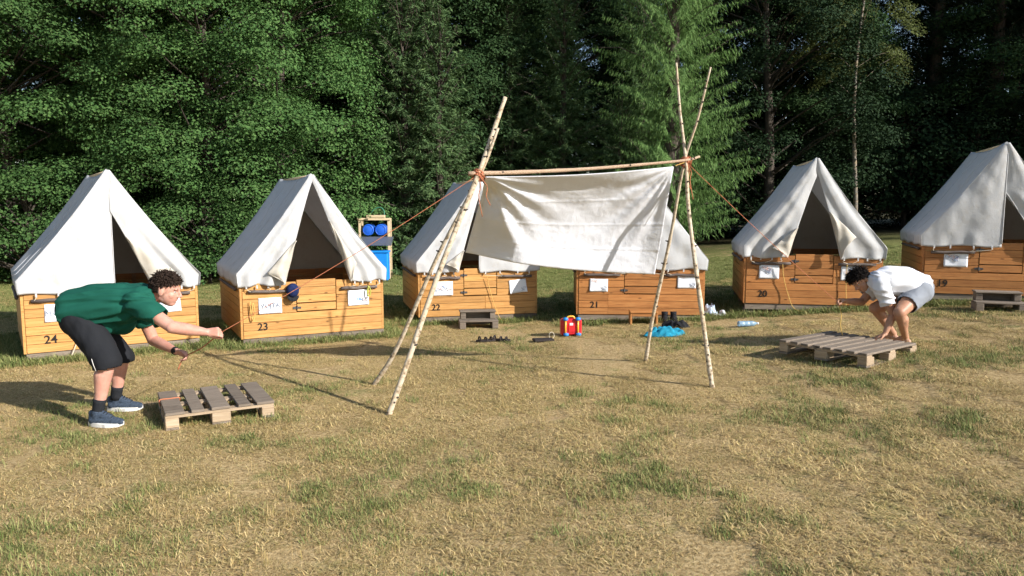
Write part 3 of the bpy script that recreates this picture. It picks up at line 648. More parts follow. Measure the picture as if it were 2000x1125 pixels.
pole('crossbar', [bar_l, at(1000, 337, YL + .08), at(1130, 331, YL + .32), at(1235, 323, YL + .50), JR + Vector((-.02, -.06, .01)), bar_r], .021, .012, M['bar'], 'slightly bent crossbar lashed between the birch pole pairs', 5, None, 8)
# the sheet
nu, nv = 130, 90; u = np.linspace(0, 1, nu); v = np.linspace(0, 1, nv); U, V = np.meshgrid(u, v, indexing='ij')
TL, TR, BL, BR = (np.array(at(*p)) for p in ((948, 345, YL - .0), (1316, 325, YR - .06), (905, 507, YL + .62), (1279, 536, YR + .40)))
S = ((1 - U) * (1 - V))[..., None] * TL + (U * (1 - V))[..., None] * TR + ((1 - U) * V)[..., None] * BL + (U * V)[..., None] * BR
S[..., 2] += -.045 * np.sin(np.pi * U) * (1 - V) ** 3 * .6 - .035 * np.sin(np.pi * U) * V
S[..., 2] += .05 * (1 - U) ** 2 * V - .02 * sstep(.08, .02, np.abs(U - .35)) * 0
wl_ = .035 + .24 * V ** .75 + .025 * np.sin(9 * V)
left_turn = -.36 * (1 - sstep(0, 1.05, U / wl_)) * sstep(0, .22, V)              # left strip swings away from the sun
S[..., 1] += -left_turn * .9 - .50 * (1 - U) ** 2.2 * V * 0
belly = .13 * np.sin(np.pi * U) ** .8 * np.sin(np.pi * np.clip(V * 1.02, 0, 1)) + .085 * np.sin(np.pi * U) ** .7 * sstep(0, .16, V)
S[..., 1] += belly
for cx, cy, kk, amp, ph in ((0, 0, 22, .020, .5), (1, 0, 19, .016, 1.1)):         # folds fanning out from the tied corners
    du, dv = np.abs(U - cx) * 1.9, V * 1.0 + 1e-4; ang = np.arctan2(dv, du); rad = np.hypot(du, dv)
    S[..., 1] += amp * np.sin(ang * kk + ph) * np.exp(-((rad - .42) / .42) ** 2) * sstep(.0, .15, rad) * np.clip(np.sin(ang * 2), 0, 1) ** .5
pn = np.stack([U * 6, V * 3.2, V * 0], -1).reshape(-1, 3)
cr = .011 * vnoise(pn, 2) + .005 * vnoise(pn * np.array([2.2, 2.6, 1]), 3) + .0035 * np.abs(vnoise(pn * np.array([5, 6, 1]), 4)) + .0015 * vnoise(pn * 9, 6)
S[..., 1] += cr.reshape(U.shape) * sstep(0, .12, V)
for c0 in (.27, .52, .765): S[..., 1] -= .006 * np.exp(-((V - c0 - .006 * np.sin(5 * U)) / .007) ** 2)
for c0 in (.24, .5, .74): S[..., 1] -= .004 * np.exp(-((U - c0) / .005) ** 2) * sstep(.3, .6, V)
B = MatB('white cotton sheet'); vv = B.coord('Object'); B.col((.75, .755, .80)); hn = B.noise(vv, 16, 6, .68, 1.2); B.bump(hn, .4, .012)
t_ = B.n('ShaderNodeBsdfTranslucent'); t_.inputs[0].default_value = (.75, .755, .80, 1); ms_ = B.n('ShaderNodeMixShader'); ms_.inputs[0].default_value = .08
B.l(B.b.outputs[0], ms_.inputs[1]); B.l(t_.outputs[0], ms_.inputs[2]); B.l(ms_.outputs[0], B.out.inputs[0]); B.set(.8, .1); M['sheet'] = B.m
vS, fS = sheet_grid(S); c0 = TL.copy(); sh = link('hanging_sheet', npmesh('hanging_sheet', vS - c0, fS), M['sheet'], None, tuple(c0)); solid(sh, .002)
tag(sh, 'creased white bed sheet hanging from the crossbar', 'sheet')
def rope(name, pts, rad, mat, label, cat='rope', group=None, n=40, sag=0.):
    P = spline(pts, n); P[:, 2] -= sag * np.sin(np.pi * np.linspace(0, 1, n)); o_ = P[0].copy()
    a = np.linspace(0, n * 1.1, n); o = tube(name, P - o_, rad * (1 + .12 * np.sin(a * 2)), mat, None, 6); o.location = tuple(o_); tag(o, label, cat, group); return o
def lashing(c, label, seed, axis1, axis2):
    r = np.random.default_rng(seed); parts = []; c = np.array(c)
    for ax in (axis1, axis2):
        ax = np.array(ax) / np.linalg.norm(ax); e1 = np.cross(ax, [.3, 1, .2]); e1 /= np.linalg.norm(e1); e2 = np.cross(ax, e1)
        for k in range(5):
            o = c + ax * r.uniform(-.035, .035); rr = r.uniform(.045, .058); a = np.linspace(0, 2 * np.pi, 15)
            parts.append(tube_np(o + rr * (np.cos(a)[:, None] * e1 + np.sin(a)[:, None] * e2) + ax * (.012 * np.sin(a))[:, None], .0055, 5))
    for k in range(2):                                    # loose ends
        d = np.array([r.uniform(-.02, .10), -.05, 0]); P = [c + [.0, -.05, 0], c + d + [.01, 0, -.10], c + d * 1.2 + [-.01, 0, -.19], c + d * 1.3 + [.02, 0, -.27 - .1 * k]]
        parts.append(tube_np(spline(P, 12), .004, 5))
    v, f = join(parts); o = link('rope_lashing', pymesh('rope_lashing', v - c, fix(f), True), M['rope'], None, tuple(c)); tag(o, label, 'lashing', 'orange lashings of the frame')
lashing(JL, 'orange rope knot binding the left birch poles', 1, JL - FL1, (1, .2, 0)); lashing(JR, 'orange rope knot binding the right birch poles', 2, JR - FR1, (1, .2, 0))
rope('corner_tie', [JR + Vector((-.02, -.05, -.01)), Vector(TR) + Vector((.01, -.01, .005))], .004, M['rope_y'], 'short yellow tie from the knot to the sheet corner', 'tie', None, 8)
# ------------------------------------------------------------------ pallets
def pallet(name, c, rz, wx, ly, boards, label, lead=.10):
    """boards run along local y; wx across, ly along"""
    root = empty(name, (c[0], c[1], G(c[0], c[1]) + .002), rz); tag(root, label, 'pallet', 'wooden pallets on the meadow'); r = random.Random(boards and int(c[0] * 100))
    hb = .078; z1 = .022 + hb
    for yy in (-ly / 2 + .05, 0, ly / 2 - .05): block('cross_board', M['tan_wood'], root, (0, yy, z1 + .011), (wx, .098, .021), .002)
    for xx, bw in ((-wx / 2 + .05, .1), (0, .145), (wx / 2 - .05, .1)):
        block('bottom_board', M['grey_wood'], root, (xx, 0, .010), (bw, ly, .022), .002)
        for yy in (-ly / 2 + .07, 0, ly / 2 - .07): block('corner_block' if xx and yy else 'spacer_block', M['tan_wood'], root, (xx, yy + r.uniform(-.004, .004), .022 + hb / 2), (bw, .14, hb), .004)
    for xx, bw in boards: block('deck_board', M['grey_wood'], root, (xx + r.uniform(-.003, .003), r.uniform(-.006, .006), z1 + .022 + .0115 + r.uniform(0, .002)), (bw, ly, .022), .003, (0, 0, R(r.uniform(-.4, .4))))
    return root
PL = pallet('pallet', (-2.58, 6.30), R(29), .84, .80, [(-.348, .143), (-.18, .10), (0, .143), (.18, .10), (.348, .143)], 'small pallet of five boards at the feet of the man in green')
PR = pallet('pallet', (3.60, 7.86), R(-54), .98, 1.0, [(-.98 / 2 + .045 + i * .1271, .088) for i in range(8)], 'wide pallet of many narrow boards under the man in white')
bpy.context.view_layer.update()
pw = PL.matrix_world
rp = [pw @ Vector(p) for p in ((-.424, .06, .10), (-.426, .08, .1475), (-.35, .085, .1485), (-.275, .09, .148), (-.27, .10, .12))]
rope('cord_loop', rp, .006, M['rope'], 'orange cord tied round the edge board of the small pallet', 'cord', None, 16)
# ------------------------------------------------------------------ steps in front of the doors
def steps(x, y, rz, label, two=True, red=False):
    root = empty('door_step', (x, y, G(x, y)), rz); tag(root, label, 'step', 'wooden steps before the tent doors'); m = M['plank_red'] if red else M['grey_wood']
    if two:
        for sx in (-1, 1):
            block('side_block', m, root, (sx * .24, -.09, .05), (.09, .30, .10), .006); block('side_block', m, root, (sx * .22, .02, .175), (.08, .16, .10), .006)
        block('tread', m, root, (0, -.10, .1125), (.58, .26, .023), .004); block('tread', m, root, (0, .02, .2375), (.54, .20, .023), .004)
        block('back_board', m, root, (0, .115, .12), (.50, .022, .20), .003)
    else:
        for sx in (-1, 1): block('side_board', m, root, (sx * .185, 0, .085), (.028, .22, .17), .004)
        block('tread', m, root, (0, 0, .183), (.40, .25, .025), .004); block('front_board', m, root, (0, -.10, .145), (.335, .02, .05), .003)
    return root
p = at(933, 640, 11.05); steps(p.x, 11.02, R(8), 'grey two tier wooden step before tent 22')
p = at(1257, 620, 10.7); steps(p.x, 10.74, R(-3), 'low brown wooden step before tent 21', False, True)
p = at(1948, 615, 9.75); steps(p.x, 9.78, R(-20), 'weathered two tier step at the right border before tent 19')
# ------------------------------------------------------------------ small things on the grass
def lathe(prof, n=20):
    a = np.linspace(0, 2 * np.pi, n, endpoint=False); V = [(r * math.cos(t), r * math.sin(t), z) for r, z in prof for t in a]; Fc = []
    for i in range(len(prof) - 1):
        for j in range(n): k = (j + 1) % n; Fc.append((i * n + j, i * n + k, (i + 1) * n + k, (i + 1) * n + j))
    return np.array(V), Fc
def cloth(label, c, sx, sy, hgt, rz, mat, seed, cat='cloth', name='crumpled_cloth', hole=.15, mat2=None):
    n = 44; u = np.linspace(-1, 1, n); U_, V_ = np.meshgrid(u, u, indexing='ij'); pnn = np.stack([U_ * 2.2, V_ * 2.2, U_ * 0 + seed], -1).reshape(-1, 3)
    w = vnoise(pnn, seed).reshape(n, n); w2 = vnoise(pnn * 2.3, seed + 1).reshape(n, n); rim = 1 - sstep(.55, 1.0, np.hypot(U_, V_) * (1 + .25 * w))
    z = hgt * (.25 + .75 * np.abs(w) + .45 * np.abs(w2)) * rim + .004; Xc = U_ * sx * (1 - .25 * np.hypot(U_, V_) ** 2 * .6 + .16 * w2); Yc = V_ * sy * (1 + .2 * w)
    P = np.stack([Xc, Yc, z], -1); z0 = [G(c[0], c[1])]
    v, f = sheet_grid(P); f = f[(rim.reshape(-1)[f].mean(1) > .06)]
    o = link(name, npmesh(name, v, f), mat, None, (c[0], c[1], z0[0] + .004), (0, 0, rz)); solid(o, .004); tag(o, label, cat)
    return o
M['turq'] = plain('turquoise fleece', (.02, .21, .31), .9, .1, .35, 18, .4); M['navy'] = plain('navy cloth', (.013, .022, .075), .9, .15, .25, 30, .3)
M['bluewhite'] = plain('blue and white cloth', (.45, .55, .72), .8, .1, .5, 14, .3); M['whitecloth'] = plain('white rubber', (.72, .72, .74), .6, .3, .08)
def gp(px, py): p = foot(px, py); return (p.x, p.y)
cloth('turquoise garment spread on the grass before tent 21', gp(1297, 656), .36, .15, .13, R(8), M['turq'], 3, 'garment', 'crumpled_garment')
cloth('black garment lying between the step of tent 21 and the turquoise one', gp(1322, 640), .22, .12, .10, R(-10), M['black'], 5, 'garment', 'crumpled_garment')
cloth('blue and white towel at the right corner of tent 21', gp(1386, 615), .13, .12, .13, 0, M['bluewhite'], 8, 'towel', 'crumpled_towel')
def shoe_np(L, Wd, Hh, seed=0):
    s = np.linspace(0, 1, 16); out = []
    for t in s:
        w = Wd * (.34 + .16 * math.sin(math.pi * min(t * 1.25, 1))) * (1 if t < .85 else math.sqrt(max(0, 1 - ((t - .85) / .16) ** 2)) * .9 + .1)
        h = Hh * (1 - .62 * sstep(.28, .78, t)) * (1 - .5 * sstep(.85, 1, t)); ring = []
        for a in np.linspace(0, 2 * np.pi, 14, endpoint=False): ring.append((t * L, w * math.cos(a) * (1 - .25 * max(0, math.sin(a))), max(0., h * (.5 + .5 * math.sin(a))) if math.sin(a) > -.5 else 0))
        out.append(ring)
    V = np.array(out).reshape(-1, 3); Fc = [(i * 14 + j, i * 14 + (j + 1) % 14, (i + 1) * 14 + (j + 1) % 14, (i + 1) * 14 + j) for i in range(15) for j in range(14)] + [tuple(range(13, -1, -1)), tuple(15 * 14 + j for j in range(14))]
    return V, Fc
def slipper(name, label, px, py, rz, mat, L=.26, cat='shoe', straps=True):
    c = gp(px, py); root = empty(name, (c[0], c[1], G(*c) + .012), rz); tag(root, label, cat)
    a = np.linspace(0, 2 * np.pi, 24, endpoint=False); ol = [(L * .5 * math.cos(t), L * (.16 + .035 * math.cos(t)) * math.sin(t)) for t in a]
    Vv = [(x, y, 0) for x, y in ol] + [(x, y, .022) for x, y in ol]; Ff = [tuple(range(23, -1, -1)), tuple(range(24, 48))] + [(i, (i + 1) % 24, 24 + (i + 1) % 24, 24 + i) for i in range(24)]
    link('sole', pymesh('sole', Vv, Ff), mat, root)
    for k, xx in enumerate((.07, .0, -.08) if straps else (.05,)):
        A = np.linspace(0, math.pi, 9); tube('strap', [(L / .26 * xx, L * .17 * math.cos(t), .022 + (.03 if k < 2 else .042) * math.sin(t)) for t in A], .011 if straps else .03, mat, root, 6)
    return root
M['sandal'] = plain('dark sandal', (.035, .028, .026), .8, .2, .4, 60)
slipper('sandal', 'dark strapped sandal lying left, before the step of tent 22', 949, 668, R(20), M['sandal'], .28)
slipper('sandal', 'dark strapped sandal lying right, before the step of tent 22', 978, 667, R(-15), M['sandal'], .28)
slipper('slipper', 'white slipper beside the blue and white towel', 1405, 617, R(10), M['whitecloth'], .25, 'slipper', False)
for k, (px, lb) in enumerate(((1297, 'left dark boot under the right boards of tent 21'), (1313, 'right dark boot under the right boards of tent 21'))):
    c = gp(px, 627); v, f = join([shoe_np(.25, .10, .11), tube_np([(.05, 0, .04), (.055, 0, .11), (.05, 0, .15)], [.042, .046, .048], 12)])
    o = empty('boot', (c[0], c[1], G(*c)), R(-95 + 8 * k)); tag(o, lb, 'boot', 'boots under tent 21'); link('upper', pymesh('upper', v, fix(f), True), M['black'], o); link('sole', boxmesh(.26, .09, .02, .006), M['metal'], o, (.125, 0, .008))
c = gp(1061, 667); o = empty('folded_mat', (c[0], c[1], G(*c) + .012), R(12)); tag(o, 'flat dark mat with a pale loop near the red toy cart', 'mat')
link('slab', boxmesh(.27, .16, .03, .008), M['sandal'], o, (0, 0, .012)); a = np.linspace(0, 2 * np.pi, 22); tube('loop', [(.13 + .035 * math.cos(t), .06, .055 + .045 * math.sin(t)) for t in a], .004, M['cord'], o, 5)
# bottle
M['pet'] = MatB('blue plastic bottle'); M['pet'].col((.42, .62, .80)); M['pet'] = M['pet'].set(.15, .5, 0, Transmission_Weight=.55, IOR=1.35)
c = gp(1459, 638); o = empty('water_bottle', (c[0], c[1], G(*c) + .042), R(8)); tag(o, 'clear blue plastic bottle lying on the grass before tent 20', 'bottle')
v, f = lathe([(.001, 0), (.034, .0), (.038, .012), (.038, .07), (.034, .08), (.038, .09), (.038, .15), (.034, .158), (.038, .166), (.037, .205), (.028, .235), (.015, .262), (.013, .275), (.001, .276)]); 
M_r = Matrix.Rotation(math.pi / 2, 3, 'Y'); link('bottle_body', pymesh('bottle_body', v @ np.array(M_r).T - np.array([.13, 0, 0]), f, True), M['pet'], o)
v, f = lathe([(.001, .27), (.016, .27), (.016, .292), (.001, .293)]); link('cap', pymesh('cap', v @ np.array(M_r).T - np.array([.13, 0, 0]), f, True), M['whitecloth'], o)
# toy cart on its side
M['red'] = plain('red plastic', (.62, .02, .03), .3, .5, .06); M['toyblue'] = plain('blue plastic', (.02, .22, .62), .35, .5, .1); M['yellow'] = plain('yellow orange plastic', (.85, .42, .04), .35, .5, .08)
c = gp(1116, 657); o = empty('toy_cart', (c[0], c[1], G(*c)), R(6)); tag(o, 'red plastic toy cart with blue wheels tipped on its side', 'toy')
link('tray', boxmesh(.285, .13, .225, .022), M['red'], o, (0, .06, .125)); link('panel', boxmesh(.09, .012, .10, .005), M['red'], o, (.0, -.010, .11)); link('sticker', boxmesh(.045, .004, .032, .001), M['paper'], o, (-.005, -.018, .17))
for xx in (-.085, .085):
    tube('axle', [(xx, -.022, .02), (xx, -.022, .235)], .0125, M['yellow'], o, 10)
    for zz in (.012, .222):
        v, f = lathe([(.001, 0), (.030, 0), (.036, .006), (.036, .030), (.030, .036), (.014, .036), (.012, .042), (.001, .042)], 18); link('wheel', pymesh('wheel', v + np.array([0, 0, -.02]), f, True), M['toyblue'], o, (xx + (.008 if zz < .1 else 0), -.020, zz + .02))
tube('handle', spline([(-.05, .05, .235), (-.04, .05, .262), (.03, .05, .265), (.05, .05, .235)], 10), .012, M['yellow'], o, 8)
# cap on the rail of tent 23, jacket hanging inside tent 20
def onto(num, p): return T_[num].matrix_world @ Vector(p)
p = onto(23, (-.30, -.075, .70)); v, f = lathe([(.001, .075), (.04, .07), (.07, .05), (.088, .015), (.09, -.02)], 20)
v = v @ np.array(Matrix.Rotation(R(80), 3, 'X')).T; o = empty('cap', tuple(p), R(28)); tag(o, 'navy peaked cap hanging on the left rail of tent 23', 'cap')
solid(link('crown_cloth', pymesh('crown_cloth', v * np.array([.9, .8, 1.05]), f, True), M['navy'], o), .003)
vv_, ff_ = sheet_grid(np.stack([np.outer(np.linspace(-.075, .075, 9), np.ones(6)), -.012 - .02 * np.outer(np.cos(np.linspace(-1.3, 1.3, 9)), np.linspace(0, 1, 6)), -.07 - np.outer(np.sqrt(np.maximum(0, 1 - (np.linspace(-.95, .95, 9)) ** 2)), np.linspace(0, .075, 6))], -1)); solid(link('peak', npmesh('peak', vv_, ff_), M['black'], o), .004)
p = onto(20, (-.26, 1.1, 1.42)); nn = 26; Zc = np.linspace(0, -.52, nn); A = np.linspace(0, 2 * np.pi, 20, endpoint=False)
V_ = np.array([[(.10 + .03 * math.sin(9 * z)) * (.35 + .65 * min(1, -z / .09)) * math.cos(a) * (1 + .12 * math.sin(5 * a)), .05 * math.sin(a) * (1 + .25 * math.sin(4 * a + 7 * z)), z] for z in Zc for a in A])
o = link('hanging_jacket', pymesh('hanging_jacket', V_, [(i * 20 + j, i * 20 + (j + 1) % 20, (i + 1) * 20 + (j + 1) % 20, (i + 1) * 20 + j) for i in range(nn - 1) for j in range(20)], True), M['black'], None, tuple(p), (0, 0, R(-14))); tag(o, 'black jacket hanging inside the open tent 20', 'jacket')
rope('loose_line', [onto(20, p) for p in ((-.42, -.07, .68), (-.40, -.06, .5), (-.33, -.05, .25), (-.24, -.10, .04), (-.05, -.22, .0))], .005, M['rope_y'], 'yellow cord hanging down the left boards of tent 20', 'cord')
rope('loose_line', [onto(20, p) for p in ((.46, -.06, .69), (.46, -.05, .4), (.475, -.06, .12), (.48, -.1, .02))], .0045, M['rope_y'], 'yellow cord hanging from the right rail of tent 20', 'cord')
rope('loose_line', [onto(22, p) for p in ((.12, -.07, .70), (.15, -.05, .55), (.24, -.05, .25), (.32, -.12, .04), (.42, -.2, .01))], .0045, M['rope_y'], 'pale cord hanging below the door of tent 22', 'cord')
rope('loose_line', [onto(24, p) for p in ((-.36, -.06, .70), (-.36, -.05, .45), (-.42, -.05, .2), (-.5, -.08, .0))], .005, M['cord'], 'pale cord slanting down the boards of tent 24', 'cord')
rope('cord_bundle', [onto(23, p) for p in ((-.83, -.05, .58), (-.83, -.05, .44), (-.80, -.055, .33), (-.78, -.055, .44), (-.80, -.055, .56), (-.82, -.06, .42), (-.81, -.06, .34))], .006, M['rope_y'], 'hank of cord hanging left of the paper on tent 23', 'cord')
rope('cord_bundle', [onto(23, p) for p in ((.72, -.06, .71), (.70, -.07, .62), (.73, -.07, .56), (.75, -.07, .64), (.72, -.07, .70), (.71, -.075, .60))], .008, plain('green yellow cord', (.42, .42, .08), .7), 'yellow green hank of cord on the right rail of tent 23', 'cord')
# ------------------------------------------------------------------ wash stand with blue barrels beyond tent 23
M['barrel'] = plain('blue barrel plastic', (.015, .11, .55), .4, .4, .12); M['bin'] = plain('bright blue plastic', (.01, .22, .68), .45, .4, .1); M['tin'] = plain('grey sheet metal', (.16, .18, .22), .45, .4, .15, 20, 0, .5)
px_, py_ = -3.40, 18.5; o = empty('wash_stand', (px_, py_, G(px_, py_)), R(4)); o.scale = (1.1, 1.1, 1.1); tag(o, 'wash stand with two blue barrels behind tent 23', 'wash stand')
ks = 1.0
for xx in (-.32, .32):
    for yy in (-.2, .25): block('post', M['sawn'], o, (xx, yy, .68), (.05, .05, 1.36), .004)
for zz in (.86, 1.34): block('rail', M['sawn'], o, (0, -.232, zz), (.74, .03, .05), .003)
block('top_board', M['sawn'], o, (.04, -.15, 1.40), (.40, .22, .06), .004)
for xx in (-.13, .145):
    v, f = lathe([(.001, 0), (.115, 0), (.128, .01), (.128, .10), (.122, .11), (.128, .12), (.128, .5), (.1, .52), (.001, .52)], 24); v = v @ np.array(Matrix.Rotation(-math.pi / 2, 3, 'X')).T
    b = link('barrel', pymesh('barrel', v, f, True), M['barrel'], o, (xx, -.25, 1.10))
    v, f = lathe([(.11, -.001), (.118, -.008), (.104, -.008), (.10, -.001)], 24); link('rim', pymesh('rim', v @ np.array(Matrix.Rotation(-math.pi / 2, 3, 'X')).T, f, True), M['barrel'], b)
block('basin', M['tin'], o, (.06, -.42, .86), (.72, .42, .018), .004, (R(24), 0, R(-3)))
tube('hose', spline([(-.1, -.1, 1.44), (.0, -.1, 1.56), (.14, -.1, 1.60), (.22, -.12, 1.50), (.22, -.18, 1.30)], 18), .012, plain('green hose', (.05, .2, .12), .5), o, 6)
o2 = empty('water_bin', (px_ + .14, py_ - .58, G(px_, py_)), R(4)); tag(o2, 'bright blue plastic bin under the wash stand basin', 'bin')
link('bin_body', boxmesh(.56, .42, .68, .03), M['bin'], o2, (0, 0, .345)); link('bin_rim', boxmesh(.60, .46, .05, .015), M['bin'], o2, (0, 0, .70))
# ------------------------------------------------------------------ people
def skin_mat(name, c, c2):
    B = MatB(name); v = B.coord('Object'); n = B.noise(v, 9, 5, .6); B.col(B.ramp(n, [(.35, c), (.68, c2)]))
    B.set(.5, .35); B.b.inputs['Subsurface Weight'].default_value = .12; B.b.inputs['Subsurface Radius'].default_value = (.012, .005, .003); B.b.inputs['Subsurface Scale'].default_value = .6
    B.bump(B.noise(v, 140, 3), .08, .002); return B.m
def cloth_mat(name, c, var=.08):
    B = MatB(name); v = B.coord('Object'); n = B.noise(v, 6, 5); c = np.array(c); B.col(B.ramp(n, [(.3, tuple(c * (1 - var))), (.7, tuple(np.minimum(1, c * (1 + var))))])); B.bump(B.noise(v, 38, 5, .6, .6), .25, .006); B.set(.85, .12)
    return B.m
def cap_np(p0, r0, p1, r1, n=18):
    p0 = np.array(p0, float); p1 = np.array(p1, float); d = p1 - p0; L = np.linalg.norm(d) + 1e-9; d = d / L
    P, Rr = [], []
    for t in np.linspace(-math.pi / 2 + .12, 0, 6): P.append(p0 + d * r0 * math.sin(t)); Rr.append(r0 * math.cos(t))
    for t in np.linspace(0, math.pi / 2 - .12, 6): P.append(p1 + d * r1 * math.sin(t)); Rr.append(r1 * math.cos(t))
    P = np.array(P); ref = np.array([0, 0, 1.]) if abs(d[2]) < .9 else np.array([1., 0, 0]); U = np.cross(d, ref); U /= np.linalg.norm(U); V = np.cross(d, U)
    a = np.linspace(0, 2 * np.pi, n, endpoint=False); v = (P[:, None] + np.array(Rr)[:, None, None] * (np.cos(a)[None, :, None] * U + np.sin(a)[None, :, None] * V)).reshape(-1, 3)
    m = len(P); f = [(i * n + j, i * n + (j + 1) % n, (i + 1) * n + (j + 1) % n, (i + 1) * n + j) for i in range(m - 1) for j in range(n)] + [tuple(range(n - 1, -1, -1)), tuple((m - 1) * n + j for j in range(n))]
    return v, f
def ell_np(c, rad, axes, n=18, m=12):
    axes = np.array([np.array(a, float) / np.linalg.norm(a) for a in axes]); th = np.linspace(.08, math.pi - .08, m); a = np.linspace(0, 2 * np.pi, n, endpoint=False)
    q = np.stack([np.outer(np.sin(th), np.cos(a)) * rad[0], np.outer(np.sin(th), np.sin(a)) * rad[1], np.outer(np.cos(th), np.ones(n)) * rad[2]], -1).reshape(-1, 3)
    f = [(i * n + j, (i + 1) * n + j, (i + 1) * n + (j + 1) % n, i * n + (j + 1) % n) for i in range(m - 1) for j in range(n)] + [tuple(range(n)), tuple((m - 1) * n + j for j in range(n - 1, -1, -1))]
    return np.array(c) + q @ axes, f
def blob(name, parts, voxel, smooth=4, fac=.5):
    me = pymesh(name, *join(parts)); o = bpy.data.objects.new(name, me); C.objects.link(o)
    md = o.modifiers.new('r', 'REMESH'); md.mode = 'VOXEL'; md.voxel_size = voxel
    if smooth: md = o.modifiers.new('s', 'SMOOTH'); md.iterations = smooth; md.factor = fac
    dg = bpy.context.evaluated_depsgraph_get(); out = bpy.data.meshes.new_from_object(o.evaluated_get(dg)); out.name = name
    bpy.data.objects.remove(o); bpy.data.meshes.remove(me); out.polygons.foreach_set('use_smooth', np.full(len(out.polygons), True)); return out
def garment(name, parts, cuts, mat, parent, org, voxel=.009, wr=.006, frame=None, seed=0, smooth=6, freq=(5, 15, 15), extra=None):
    me = blob(name, parts, voxel, smooth); n = len(me.vertices); v = np.empty(n * 3); me.vertices.foreach_get('co', v); v = v.reshape(-1, 3); nr = np.empty(n * 3); me.vertices.foreach_get('normal', nr); nr = nr.reshape(-1, 3)
    fr = np.array(frame if frame is not None else np.eye(3)); q = (v @ fr.T) * np.array(freq)
    q = q + .9 * np.stack([vnoise(q * .6 + 7, seed + 8)] * 3, 1)
    w = vnoise(q, seed); w2 = vnoise(q * 2.1, seed + 1); v += nr * ((1 - 2 * np.abs(w)) * wr + w2 * wr * .4)[:, None]
    if extra is not None: v = extra(v, nr)
    dead = np.zeros(n, bool)
    for p, d, c, rad, *ln in cuts:
        kill = (((v - np.array(p)) @ np.array(d)) > 0) & (np.linalg.norm(v - np.array(c), axis=1) < rad)
        if ln:                                            # only round this leg's own axis
            a_, b_, lim = ln; ax_ = (b_ - a_) / np.linalg.norm(b_ - a_); w_ = v - a_; kill &= np.linalg.norm(w_ - np.outer(w_ @ ax_, ax_), axis=1) < lim
        dead |= kill
    nf = len(me.polygons); F4 = []
    lp = np.empty(len(me.loops), np.int32); me.loops.foreach_get('vertex_index', lp); ls = np.empty(nf, np.int32); me.polygons.foreach_get('loop_start', ls); lt = np.empty(nf, np.int32); me.polygons.foreach_get('loop_total', lt)
    k = lt == 4; F4 = np.stack([lp[ls[k] + i] for i in range(4)], 1); F4 = F4[~dead[F4].any(1)]
    use = np.unique(F4); mp = np.zeros(n, np.int32); mp[use] = np.arange(len(use)); bpy.data.meshes.remove(me)
    o = link(name, npmesh(name, v[use] - np.array(org), mp[F4]), mat, parent); md = o.modifiers.new('thickness', 'SOLIDIFY'); md.thickness = .004; md.offset = -1; return o
def hand_parts(w, fwd, palm, side, curl, thumb=(.6, .65, .35), sc=1., spread=0.):
    w = np.array(w, float); fwd = np.array(fwd, float); fwd /= np.linalg.norm(fwd); palm = np.array(palm, float); palm -= fwd * (palm @ fwd); palm /= np.linalg.norm(palm); lat = np.cross(fwd, palm) * side; out = []; tips = []
    for i in range(4):
        b = w + sc * (fwd * .088 * (.98, 1, .96, .88)[i] + lat * (.031 - .0205 * i)); out.append(cap_np(w + sc * lat * (.016 - .011 * i), .0175 * sc, b, .0130 * sc, 12))
        ang = 0; p = b
        for s_, (L, rr) in enumerate(((.044, .0098), (.027, .0090), (.021, .0080))):
            ang += curl[i][s_] if isinstance(curl[0], (tuple, list)) else curl[s_]
            d = fwd * math.cos(ang) + palm * math.sin(ang) + lat * spread * (1.5 - i) * .25; d /= np.linalg.norm(d); e = p + d * L * sc * (.95, 1.05, .98, .80)[i]; out.append(cap_np(p, rr * sc, e, rr * sc * .9, 10)); p = e
        tips.append(p)
    p = w + sc * (fwd * .022 + lat * .026); d = fwd * thumb[0] + lat * thumb[1] + palm * thumb[2]
    for L, rr in ((.042, .0145), (.033, .0112), (.026, .0098)):
        d /= np.linalg.norm(d); e = p + d * L * sc; out.append(cap_np(p, rr * sc, e, rr * sc * .88, 10)); p = e; d = d + fwd * .35 + palm * .25 - lat * .25
    return out, w + sc * (fwd * .085 + palm * .030)
def head_parts(c, f, u, sc=1.):
    c = np.array(c, float); f = np.array(f, float); f /= np.linalg.norm(f); u = np.array(u, float); u -= f * (u @ f); u /= np.linalg.norm(u); s = np.cross(u, f); H = lambda a, b, d: c + sc * (f * a + s * b + u * d)
    E = lambda p, r, ax=(f, s, u): ell_np(H(*p), [x * sc for x in r], ax)
    P = [E((-.012, 0, .028), (.098, .077, .088)), E((.028, 0, -.035), (.066, .062, .078)), E((.048, 0, -.085), (.036, .038, .030)), E((.010, 0, -.062), (.062, .055, .042)),
         cap_np(H(.088, 0, .018), .009 * sc, H(.112, 0, -.024), .013 * sc, 10), E((.100, .011, -.030), (.012, .010, .008)), E((.100, -.011, -.030), (.012, .010, .008)),
         cap_np(H(.080, .040, .026), .010 * sc, H(.086, .012, .024), .010 * sc, 8), cap_np(H(.080, -.040, .026), .010 * sc, H(.086, -.012, .024), .010 * sc, 8),
         E((.052, .034, -.026), (.028, .027, .030)), E((.052, -.034, -.026), (.028, .027, .030)),
         cap_np(H(.083, -.020, -.054), .0075 * sc, H(.083, .020, -.054), .0075 * sc, 8), cap_np(H(.080, -.018, -.067), .008 * sc, H(.080, .018, -.067), .008 * sc, 8)]
    for k in (-1, 1): P.append(E((-.008, k * .077, -.008), (.020, .009, .032))); P.append(cap_np(H(-.020, k * .080, .018), .008 * sc, H(-.018, k * .079, -.02), .006 * sc, 8))
    return P, H, (f, s, u)
